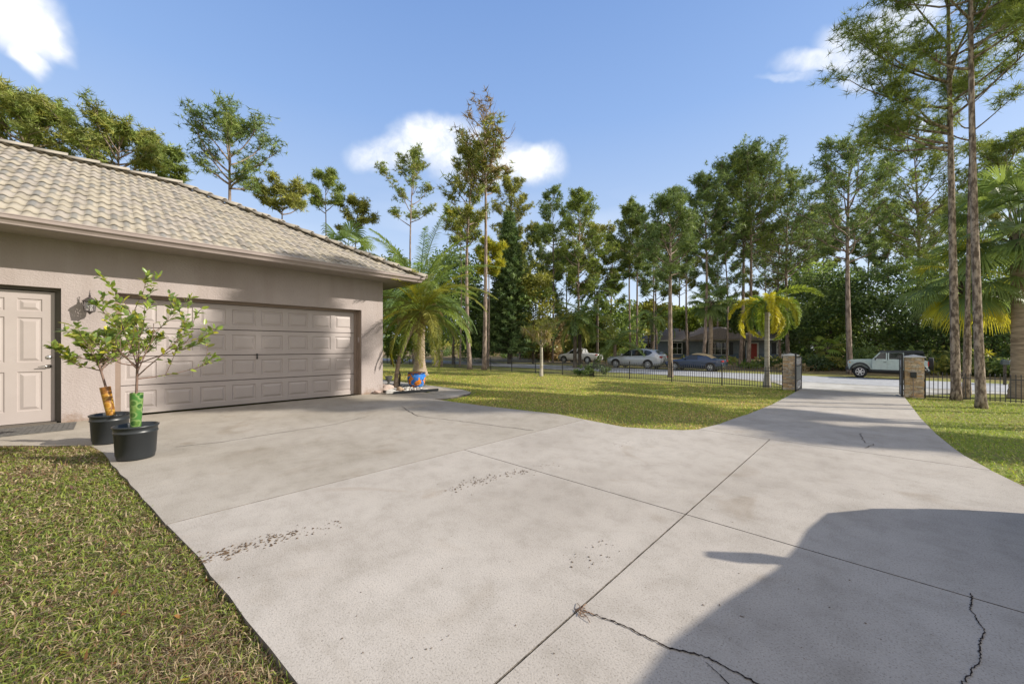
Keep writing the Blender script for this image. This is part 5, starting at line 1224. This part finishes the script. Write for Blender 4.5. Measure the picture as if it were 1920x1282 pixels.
# ------------------------------------------------------------------ pots with young citrus trees
def pot_tree(lab_p,lab_t,px,py,seed,sleeve,slcol,tilt,H,spread,nb,grp='young citrus trees in black nursery pots'):
    x,y=gxy(px,py); t=thing('nursery_pot',lab_p,'pot',(x,y,.004),0,'black nursery pots')
    mb=MB(); mb.lathe([(.0,0),(.155,0),(.160,.012),(.163,.04),(.168,.05),(.180,.285),(.188,.29),(.188,.303),(.183,.31),(.184,.345),(.194,.35),(.197,.366),(.188,.372),(.178,.365),(.174,.31),(.0,.30)],(0,0,0),40,cap=False)
    mb.build('pot_shell',M['blackm'],t,smooth=True); mb=MB(); mb.lathe([(.175,.305),(.13,.315),(.05,.32),(0,.32)],(0,0,0),24,cap=False); mb.build('soil',M['soil'],t)
    tr=thing('citrus_sapling',lab_t,'sapling',(x,y,.31),0,grp); rnd=random.Random(seed); rs=np.random.RandomState(seed)
    sx,sy=tilt; b=[Vector((-sx*.10-.02,-sy*.10,0)),Vector((-.01,0,.24)),Vector((sx*.35,sy*.35,.54)),Vector((sx*.6,sy*.6,.76))]
    m=MB(); m.tube(b,[.016,.014,.012,.011],8); tips=[]; segs=[]
    top=b[-1]
    def grow(p,d,L,r,dep):
        pts=branch(rnd,p,d,L,5,.05,.2); m.tube(pts,[r*(1-.13*i) for i in range(6)],5,False); segs.append((pts,dep))
        if dep<2:
            for k in range(3 if dep==0 else 2):
                i=rnd.randint(2,5); dd=(pts[i]-pts[i-1]).normalized()+Vector((rnd.uniform(-1,1),rnd.uniform(-1,1),rnd.uniform(-.2,.8)))*.8
                grow(pts[i],dd,L*rnd.uniform(.45,.7),r*.55,dep+1)
    for i in range(nb):
        a=i*2.4+seed; cx_=CS*math.cos(a)+SN*math.sin(a); bx_=(1+.25*cx_) if slcol=='orange' and cx_>0 else (1.0 if slcol=='orange' else (1.15 if cx_>0 else 1+.55*cx_))
        bx_=max(.4,bx_)
        if slcol=='green' and i and cx_<-.55: continue
        if slcol=='orange' and i and cx_<-.8: bx_=.75
        a=a; el=rnd.choice([.15,.5,.8,1.2]) if i else 1.4; h=rnd.uniform(.1,1.0); p=b[2].lerp(b[3],h)
        grow(p,(math.cos(a)*math.cos(el),math.sin(a)*math.cos(el),math.sin(el)),bx_*spread*(1.0 if el<1 else H/spread*.8)*rnd.uniform(.7,1.0),.008,0)
    m.build('trunk',M['twig'],tr,smooth=True)
    P=[];D=[];LL=[];C=[]
    for pts,dep in segs:
        if dep==0 and rnd.random()<.3: rng_=(3,6)
        else: rng_=(2,6)
        for i in range(*rng_):
            for _ in range(2 if dep<2 else 4):
                if rnd.random()<.36: continue
                p=pts[i-1].lerp(pts[i],rnd.random()); d=(pts[i]-pts[i-1]).normalized()*.7+Vector((rnd.uniform(-1,1),rnd.uniform(-1,1),rnd.uniform(-.5,.7))); P.append(tuple(p)); D.append(tuple(d.normalized())); LL.append(rnd.uniform(.055,.105)); C.append(pick(rs,rnd.choice(['bright','broad','bright','olive','yellow' if rnd.random()<.25 else 'broad']),1)[0])
    P=np.array(P);D=np.array(D);LL=np.array(LL);C=np.array(C)
    # broad oval leaves, folded a little on the midrib
    S=unit(np.cross(D,rs.normal(size=D.shape)*.5+np.array([0,0,1.]))); U=unit(np.cross(S,D)); w=LL[:,None]*.21; L_=LL[:,None]; dr=np.array([0,0,-1.])*L_*.12
    V=np.stack([P,P+D*L_*.3-S*w+U*w*.3,P+D*L_*.7-S*w*.85+U*w*.25+dr*.5,P+D*L_+dr,P+D*L_*.7+S*w*.85+U*w*.25+dr*.5,P+D*L_*.3+S*w+U*w*.3,P+D*L_*.35,P+D*L_*.7+dr*.5],1).reshape(-1,3)
    bb=np.arange(len(P))[:,None]*8; Fq=np.concatenate([bb+np.array([[0,6,1,1]])[:,[0,1,2,2]],bb+np.array([[1,6,7,2]]),bb+np.array([[6,5,4,7]])])
    Fq=np.concatenate([bb+np.array([[1,6,7,2]]),bb+np.array([[6,5,4,7]])]); F3=np.concatenate([bb+np.array([[0,6,1]]),bb+np.array([[0,5,6]]),bb+np.array([[2,7,3]]),bb+np.array([[7,4,3]]),bb+np.array([[1,6,7]]),bb+np.array([[1,7,2]]),bb+np.array([[6,5,4]]),bb+np.array([[6,4,7]])])
    np_mesh('crown',V,F3,M['gloss_leaf'],np.repeat(C,8,0),tr)
    # printed sleeve round the stem
    d=(b[2]-b[0]).normalized(); q=b[0]+d*.0; n_=24; mb=MB(); rings=6
    pts=[q+d*(sleeve*i/rings) for i in range(rings+1)]; rr=[.042,.047,.049,.052,.055,.057,.058] if slcol=='green' else [.043,.044,.047,.049,.050,.052,.054]
    mb.tube(pts,rr,n_,False)
    ms,nt,bs_=newmat('printed_sleeve_'+slcol); vo=nt.nodes.new('ShaderNodeTexVoronoi'); vo.inputs['Scale'].default_value=13; tc=nt.nodes.new('ShaderNodeTexCoord'); nt.links.new(tc.outputs['Object'],vo.inputs['Vector']); nn=noise(nt,11,3)
    if slcol=='green':
        r=ramp(nt,vo.outputs['Distance'],[(.25,(.015,.07,.015)),(.36,(.05,.17,.025)),(.42,(.22,.30,.12)),(.6,(.05,.16,.03))]); o_=mixc(nt,ramp(nt,nn.outputs['Fac'],[(.45,(0,0,0)),(.6,(.6,.6,.6))]).outputs[0],r.outputs[0],(.17,.25,.06))
    else:
        r=ramp(nt,vo.outputs['Distance'],[(.2,(.33,.15,.015)),(.4,(.38,.19,.02)),(.5,(.46,.28,.05)),(.62,(.22,.09,.015))]); o_=mixc(nt,ramp(nt,nn.outputs['Fac'],[(.5,(0,0,0)),(.62,(.5,.5,.5))]).outputs[0],r.outputs[0],(.36,.14,.015))
    nt.links.new(o_,bs_.inputs['Base Color']); bs_.inputs['Roughness'].default_value=.35
    mb.build('sleeve',ms,tr,smooth=True)
    return t
pot_tree('front black nursery pot standing by the slab edge','citrus sapling with green leaf-printed sleeve in the front pot',255,858,7,.42,'green',(-.02,.02),.92,.58,15)
pot_tree('rear black nursery pot partly behind the front one','citrus sapling with leaning orange sleeve in the rear pot',206,829,8,.42,'orange',(-.20,-.18),.50,.38,12)
# tiny weed in the front pot
# ------------------------------------------------------------------ garage corner bed
rs=np.random.RandomState(3); mb=MB(); mb.add([(-9.66,5.16,.012),(-9.2,5.16,.012),(-8.98,6.36,.012),(-11,6.36,.012),(-11,5.3,.012),(-9.66,5.3,.012)],[(0,1,2,3,4,5)])
bd=mb.build('soil_bed',M['soil']); tag(bd,kind='structure')
mb=MB(); rnd=random.Random(8)
for i in range(420):
    x=rnd.uniform(-10.6,-9.05); y=rnd.uniform(5.2,6.33)
    if x<-9.66 and y<5.2: continue
    if x>-9.2+.22*(y-5.16)/1.2: continue
    r=rnd.uniform(.018,.042); c=rnd.choice([(.60,.58,.55)]*3+[(.10,.09,.09),(.35,.30,.26)]); mb.col=c
    Mx=Matrix.Translation((x,y,.012+r*.45))@Matrix.Rotation(rnd.uniform(0,3.14),4,'Z')@Matrix.Diagonal((rnd.uniform(.8,1.6),1,.7,1))
    mb.lathe([(0,-r),(r*.75,-r*.6),(r,0),(r*.7,r*.65),(0,r)],(0,0,0),6,Mx,cap=False)
pb=mb.build('pebbles',mat_col('pebble_stone',.7,.1),smooth=True,col=True); tag(pb,'white and dark pebbles in the bed at the garage corner','pebbles',kind='stuff')
mb=MB(); pe=[(-9.64,5.13),(-9.18,5.13),(-8.95,6.40)]
for a,b in zip(pe[:-1],pe[1:]):
    d=Vector((b[0]-a[0],b[1]-a[1])); n=Vector((-d.y,d.x)).normalized()*.012; mb.add([(a[0]-n.x,a[1]-n.y,.0),(b[0]-n.x,b[1]-n.y,.0),(b[0]+n.x,b[1]+n.y,.0),(a[0]+n.x,a[1]+n.y,.0),(a[0]-n.x,a[1]-n.y,.07),(b[0]-n.x,b[1]-n.y,.07),(b[0]+n.x,b[1]+n.y,.07),(a[0]+n.x,a[1]+n.y,.07)],[(4,5,6,7),(0,1,5,4),(2,3,7,6),(1,2,6,5),(3,0,4,7)])
eg=mb.build('bed_edging',M['blackm']); tag(eg,'low black edging strip round the pebble bed','edging')
# painted ceramic planter
x,y=gxy(781,727); tl=thing('painted_planter','round planter painted orange and blue in the pebble bed','planter',(x,y,.03))
mp,nt,b=newmat('painted_glaze'); n1=noise(nt,4.2,2,.4); n1.inputs['Distortion'].default_value=1.5
r=ramp(nt,n1.outputs['Fac'],[(.36,(.03,.16,.55)),(.42,(.05,.25,.65)),(.47,(.03,.03,.05)),(.50,(.70,.22,.02)),(.58,(.75,.28,.03)),(.64,(.35,.05,.02)),(.68,(.65,.40,.05))]); r.color_ramp.interpolation='CONSTANT'
nt.links.new(r.outputs[0],b.inputs['Base Color']); b.inputs['Roughness'].default_value=.15
mb=MB(); mb.lathe([(0,0),(.17,0),(.20,.03),(.255,.14),(.275,.26),(.27,.35),(.25,.40),(.265,.425),(.25,.44),(.225,.42),(.235,.36),(.235,.30),(0,.30)],(0,0,0),36,cap=False); mb.build('bowl',mp,tl,smooth=True)
mb=MB(); mb.lathe([(.268,.41),(.277,.425),(.268,.443),(.245,.441)],(0,0,0),36,cap=False); mb.build('rim',mat_plain('dark_blue_rim',(.02,.04,.12),.2),tl,smooth=True)
# white urn and rocks at the corner
x,y=gxy(729,722); ur=MB(); ur.lathe([(0,0),(.09,0),(.10,.015),(.04,.05),(.035,.08),(.09,.16),(.12,.27),(.105,.28),(.08,.2),(0,.16)],(0,0,0),20,cap=False); o=ur.build('stone_urn',M['cap'],smooth=True); o.location=(x,y,.02); tag(o,'small pale stone urn against the garage corner','urn')
def rock(label,px,py,sx,sy,sz,seed,c):
    rnd=random.Random(seed); bm=bmesh.new(); bmesh.ops.create_icosphere(bm,subdivisions=3,radius=1)
    ph=[rnd.uniform(0,6) for _ in range(6)]
    for v in bm.verts:
        k=1+.16*math.sin(v.co.x*3+ph[0])+.14*math.sin(v.co.y*4+ph[1])+.10*math.sin(v.co.z*5+ph[2]+v.co.x*3); v.co=Vector((v.co.x*sx*k,v.co.y*sy*k,max(-.5,v.co.z)*sz*k))
    me=bpy.data.meshes.new('rock'); bm.to_mesh(me); bm.free(); me.materials.append(mat_noise('rock_'+str(seed),tuple(q*.75 for q in c),c,9,.9,.6,.02)); 
    for p in me.polygons: p.use_smooth=True
    o=bpy.data.objects.new('rock',me); link(o); x,y=gxy(px,py); o.location=(x,y,.02+sz*.4); o.rotation_euler=(0,0,rnd.uniform(0,3)); tag(o,label,'rock','rocks at the garage corner')
rock('flat pinkish slab of rock leaning by the corner wall',722,733,.26,.16,.12,1,(.50,.40,.35)); rock('white rounded rock at the tip of the wall corner',733,738.5,.16,.11,.08,2,(.66,.64,.60)); rock('brown broken shell rock in the pebble bed',750,734,.16,.10,.07,4,(.42,.30,.20)); rock('small pinkish stone against the wall base',708,738,.10,.08,.05,5,(.5,.38,.33))
# mailboxes at the road on the right
def mailbox(label,px,Y,seed,c):
    x,y=at(px,Y); t=thing('mailbox',label,'mailbox',(x,y,T(y)-.04),R(0),'roadside mailboxes'); pm=mat_plain('mailbox_paint_%d'%seed,c,.5)
    mb=MB(); mb.box((-.05,-.05,0),(.05,.05,1.05)); mb.build('post',M['bark_dark'],t)
    mb=MB(); w=.11; pr=[(-w,0),(w,0),(w,.14)]+[(w*math.cos(a),.14+w*math.sin(a)) for a in np.linspace(.2,math.pi-.2,7)]+[(-w,.14)]
    mb.prism(pr,-.26,.26,Matrix.Translation((0,0,1.05))); mb.build('box',pm,t,bevel=.008)
    mb=MB(); mb.box((w,.05,1.16),(w+.012,.07,1.34)); mb.build('flag',mat_plain('mailbox_flag',(.4,.03,.03),.5),t)
mailbox('dark rounded mailbox on a post across the fence at the right',1884,19.3,1,(.10,.12,.12)); mailbox('white rounded mailbox behind the dark one at the right',1901,19.6,2,(.62,.62,.62))
# orange-brown dry twig bundle lying in the slab joint
mb=MB(); rnd=random.Random(4); x0,y0=gxy(1092,1150)
for i in range(9):
    a=rnd.uniform(0,6.28); L=rnd.uniform(.02,.075); mb.tube([(x0+rnd.gauss(0,.015),y0+rnd.gauss(0,.015),.004),(x0+math.cos(a)*L*.5,y0+math.sin(a)*L*.5,.012+rnd.random()*.01),(x0+math.cos(a)*L,y0+math.sin(a)*L,.004)],.0018,4)
o=mb.build('twig_tuft',mat_plain('dry_twig',(.22,.13,.08),.9)); tag(o,'tuft of dry orange twigs caught at the slab joint crossing','twigs')

# ------------------------------------------------------------------ camera, sun, sky
cam=bpy.data.cameras.new('camera'); co=bpy.data.objects.new('camera',cam); link(co)
co.location=(0,0,CH); co.rotation_euler=(R(90),0,YAW); cam.sensor_width=36; cam.lens=F/1920*36; cam.shift_y=(HZ-641)/1920
cam.clip_start=.05; cam.clip_end=3000; scene.camera=co
SAZ=(.771,.636); EL=R(29)
L=Vector((SAZ[0]*math.cos(EL),SAZ[1]*math.cos(EL),math.sin(EL)))
sun=bpy.data.lights.new('sun','SUN'); so=bpy.data.objects.new('sun',sun); link(so)
sun.energy=4.6; sun.angle=R(.55); sun.color=(1,.93,.82); so.rotation_euler=L.to_track_quat('Z','Y').to_euler(); so.location=(20,20,30)
w=bpy.data.worlds.new('World'); scene.world=w; w.use_nodes=True; nt=w.node_tree
bg=nt.nodes['Background']; sky=nt.nodes.new('ShaderNodeTexSky'); sky.sky_type='NISHITA'; sky.sun_disc=False
sky.sun_elevation=EL; sky.sun_rotation=math.atan2(L.x,L.y); sky.altitude=0; sky.air_density=1.0; sky.dust_density=1.2; sky.ozone_density=1.6
tc=nt.nodes.new('ShaderNodeTexCoord')
nz=nt.nodes.new('ShaderNodeTexNoise'); nz.inputs['Scale'].default_value=7; nz.inputs['Detail'].default_value=4; nz.inputs['Roughness'].default_value=.58
nt.links.new(tc.outputs['Generated'],nz.inputs['Vector'])
sub=nt.nodes.new('ShaderNodeVectorMath'); sub.operation='SUBTRACT'; nt.links.new(nz.outputs['Color'],sub.inputs[0]); sub.inputs[1].default_value=(.5,.5,.5)
scl=nt.nodes.new('ShaderNodeVectorMath'); scl.operation='SCALE'; scl.inputs['Scale'].default_value=.085; nt.links.new(sub.outputs[0],scl.inputs[0])
add=nt.nodes.new('ShaderNodeVectorMath'); add.operation='ADD'; nt.links.new(tc.outputs['Generated'],add.inputs[0]); nt.links.new(scl.outputs[0],add.inputs[1])
def cdir(px,py):
    k=(px-CX)/F; v=Vector((CS*k-SN,SN*k+CS,(HZ-py)/F)); return v.normalized()
fac=None
# px, py, half width px, half height px, opacity
CL=[(25,20,85,72,1),(85,55,45,50,.9),(38,95,34,36,.9),(735,290,75,34,.85),(815,270,82,46,1),(885,300,90,50,1),(985,308,72,34,1),
    (1690,25,75,42,.8),(1630,75,95,36,.8),(1555,112,110,24,.7),(1480,140,60,12,.4),(1625,152,62,20,.6),(1900,78,60,28,.55),(1732,241,24,12,.5)]
for (px,py,hw,hh,op) in CL:
    c=cdir(px,py); s=nt.nodes.new('ShaderNodeVectorMath'); s.operation='SUBTRACT'; nt.links.new(add.outputs[0],s.inputs[0]); s.inputs[1].default_value=c
    dist=c.dot(Vector((-SN,CS,0))); rt=Vector((CS,SN,0)); upv=Vector((0,0,1))
    # axes tangent to the direction
    t1=(rt-c*rt.dot(c)).normalized(); t2=c.cross(t1)
    # pixel half sizes to direction units
    sx=(cdir(px+hw,py)-c).length; sy=(cdir(px,py+hh)-c).length
    d1=nt.nodes.new('ShaderNodeVectorMath'); d1.operation='DOT_PRODUCT'; nt.links.new(s.outputs[0],d1.inputs[0]); d1.inputs[1].default_value=t1/sx
    d2=nt.nodes.new('ShaderNodeVectorMath'); d2.operation='DOT_PRODUCT'; nt.links.new(s.outputs[0],d2.inputs[0]); d2.inputs[1].default_value=t2/sy
    d3=nt.nodes.new('ShaderNodeVectorMath'); d3.operation='DOT_PRODUCT'; nt.links.new(s.outputs[0],d3.inputs[0]); d3.inputs[1].default_value=c/max(sx,sy)
    cb=nt.nodes.new('ShaderNodeCombineXYZ')
    for i,dn in enumerate((d1,d2,d3)): nt.links.new(dn.outputs['Value'],cb.inputs[i])
    ln_=nt.nodes.new('ShaderNodeVectorMath'); ln_.operation='LENGTH'; nt.links.new(cb.outputs[0],ln_.inputs[0])
    mr=nt.nodes.new('ShaderNodeMapRange'); mr.interpolation_type='SMOOTHSTEP'; mr.inputs[1].default_value=1.32; mr.inputs[2].default_value=.50; mr.inputs[3].default_value=0; mr.inputs[4].default_value=op
    nt.links.new(ln_.outputs['Value'],mr.inputs[0])
    if fac is None: fac=mr.outputs[0]
    else:
        mx=nt.nodes.new('ShaderNodeMath'); mx.operation='MAXIMUM'; nt.links.new(fac,mx.inputs[0]); nt.links.new(mr.outputs[0],mx.inputs[1]); fac=mx.outputs[0]
nw=nt.nodes.new('ShaderNodeTexNoise'); nw.inputs['Scale'].default_value=11; nw.inputs['Detail'].default_value=6; nw.inputs['Roughness'].default_value=.62; nt.links.new(add.outputs[0],nw.inputs['Vector'])
wr_=nt.nodes.new('ShaderNodeMapRange'); wr_.inputs[1].default_value=.34; wr_.inputs[2].default_value=.58; wr_.inputs[3].default_value=.35; wr_.inputs[4].default_value=1.15; nt.links.new(nw.outputs['Fac'],wr_.inputs[0])
wm=nt.nodes.new('ShaderNodeMath'); wm.operation='MULTIPLY'; wm.use_clamp=True; nt.links.new(fac,wm.inputs[0]); nt.links.new(wr_.outputs[0],wm.inputs[1]); fac=wm.outputs[0]
SKY_S=.13
sz=nt.nodes.new('ShaderNodeSeparateXYZ'); nt.links.new(tc.outputs['Generated'],sz.inputs[0])
dsf=9.0
grd=ramp(nt,sz.outputs[2],[(0.0,(4.9/dsf,5.4/dsf,6.1/dsf)),(.16,(3.6/dsf,4.4/dsf,5.6/dsf)),(.5,(1.75/dsf,2.8/dsf,5.0/dsf)),(.75,(1.05/dsf,1.95/dsf,4.15/dsf)),(1.0,(.7/dsf,1.5/dsf,3.5/dsf))])
gs=nt.nodes.new('ShaderNodeVectorMath'); gs.operation='SCALE'; gs.inputs['Scale'].default_value=dsf; nt.links.new(grd.outputs[0],gs.inputs[0])
# thin veil low over the horizon
nv=nt.nodes.new('ShaderNodeTexNoise'); nv.inputs['Scale'].default_value=2.6; nv.inputs['Detail'].default_value=3
mpv=nt.nodes.new('ShaderNodeMapping'); mpv.inputs['Scale'].default_value=(1,1,3.2); nt.links.new(tc.outputs['Generated'],mpv.inputs[0]); nt.links.new(mpv.outputs[0],nv.inputs['Vector'])
vr=ramp(nt,nv.outputs['Fac'],[(.48,(0,0,0)),(.68,(.55,.55,.55))])
vz=nt.nodes.new('ShaderNodeMapRange'); vz.inputs[1].default_value=.42; vz.inputs[2].default_value=.12; nt.links.new(sz.outputs[2],vz.inputs[0])
vm=nt.nodes.new('ShaderNodeMath'); vm.operation='MULTIPLY'; nt.links.new(vr.outputs[0],vm.inputs[0]); nt.links.new(vz.outputs[0],vm.inputs[1])
skc=mixc(nt,.82,sky.outputs[0],gs.outputs[0]); skc=mixc(nt,vm.outputs[0],skc,(5.9,6.1,6.4))
# unseen whitish veil added behind the camera and round the sun; neutralises blue shade
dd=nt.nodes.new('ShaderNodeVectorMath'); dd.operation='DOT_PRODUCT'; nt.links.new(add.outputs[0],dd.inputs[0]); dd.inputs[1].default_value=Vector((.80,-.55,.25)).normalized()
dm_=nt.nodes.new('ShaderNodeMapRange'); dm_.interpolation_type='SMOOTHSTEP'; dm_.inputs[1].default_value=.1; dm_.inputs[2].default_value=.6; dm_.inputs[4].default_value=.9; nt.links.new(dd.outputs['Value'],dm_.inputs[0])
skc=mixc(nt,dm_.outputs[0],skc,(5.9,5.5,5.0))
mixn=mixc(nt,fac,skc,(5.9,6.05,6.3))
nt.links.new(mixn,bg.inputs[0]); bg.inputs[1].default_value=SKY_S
scene.view_settings.view_transform='Standard'; scene.view_settings.look='None'; scene.view_settings.exposure=.48; scene.view_settings.gamma=1
scene.render.engine='CYCLES'
scene.cycles.max_bounces=6; scene.cycles.diffuse_bounces=3; scene.cycles.transparent_max_bounces=8
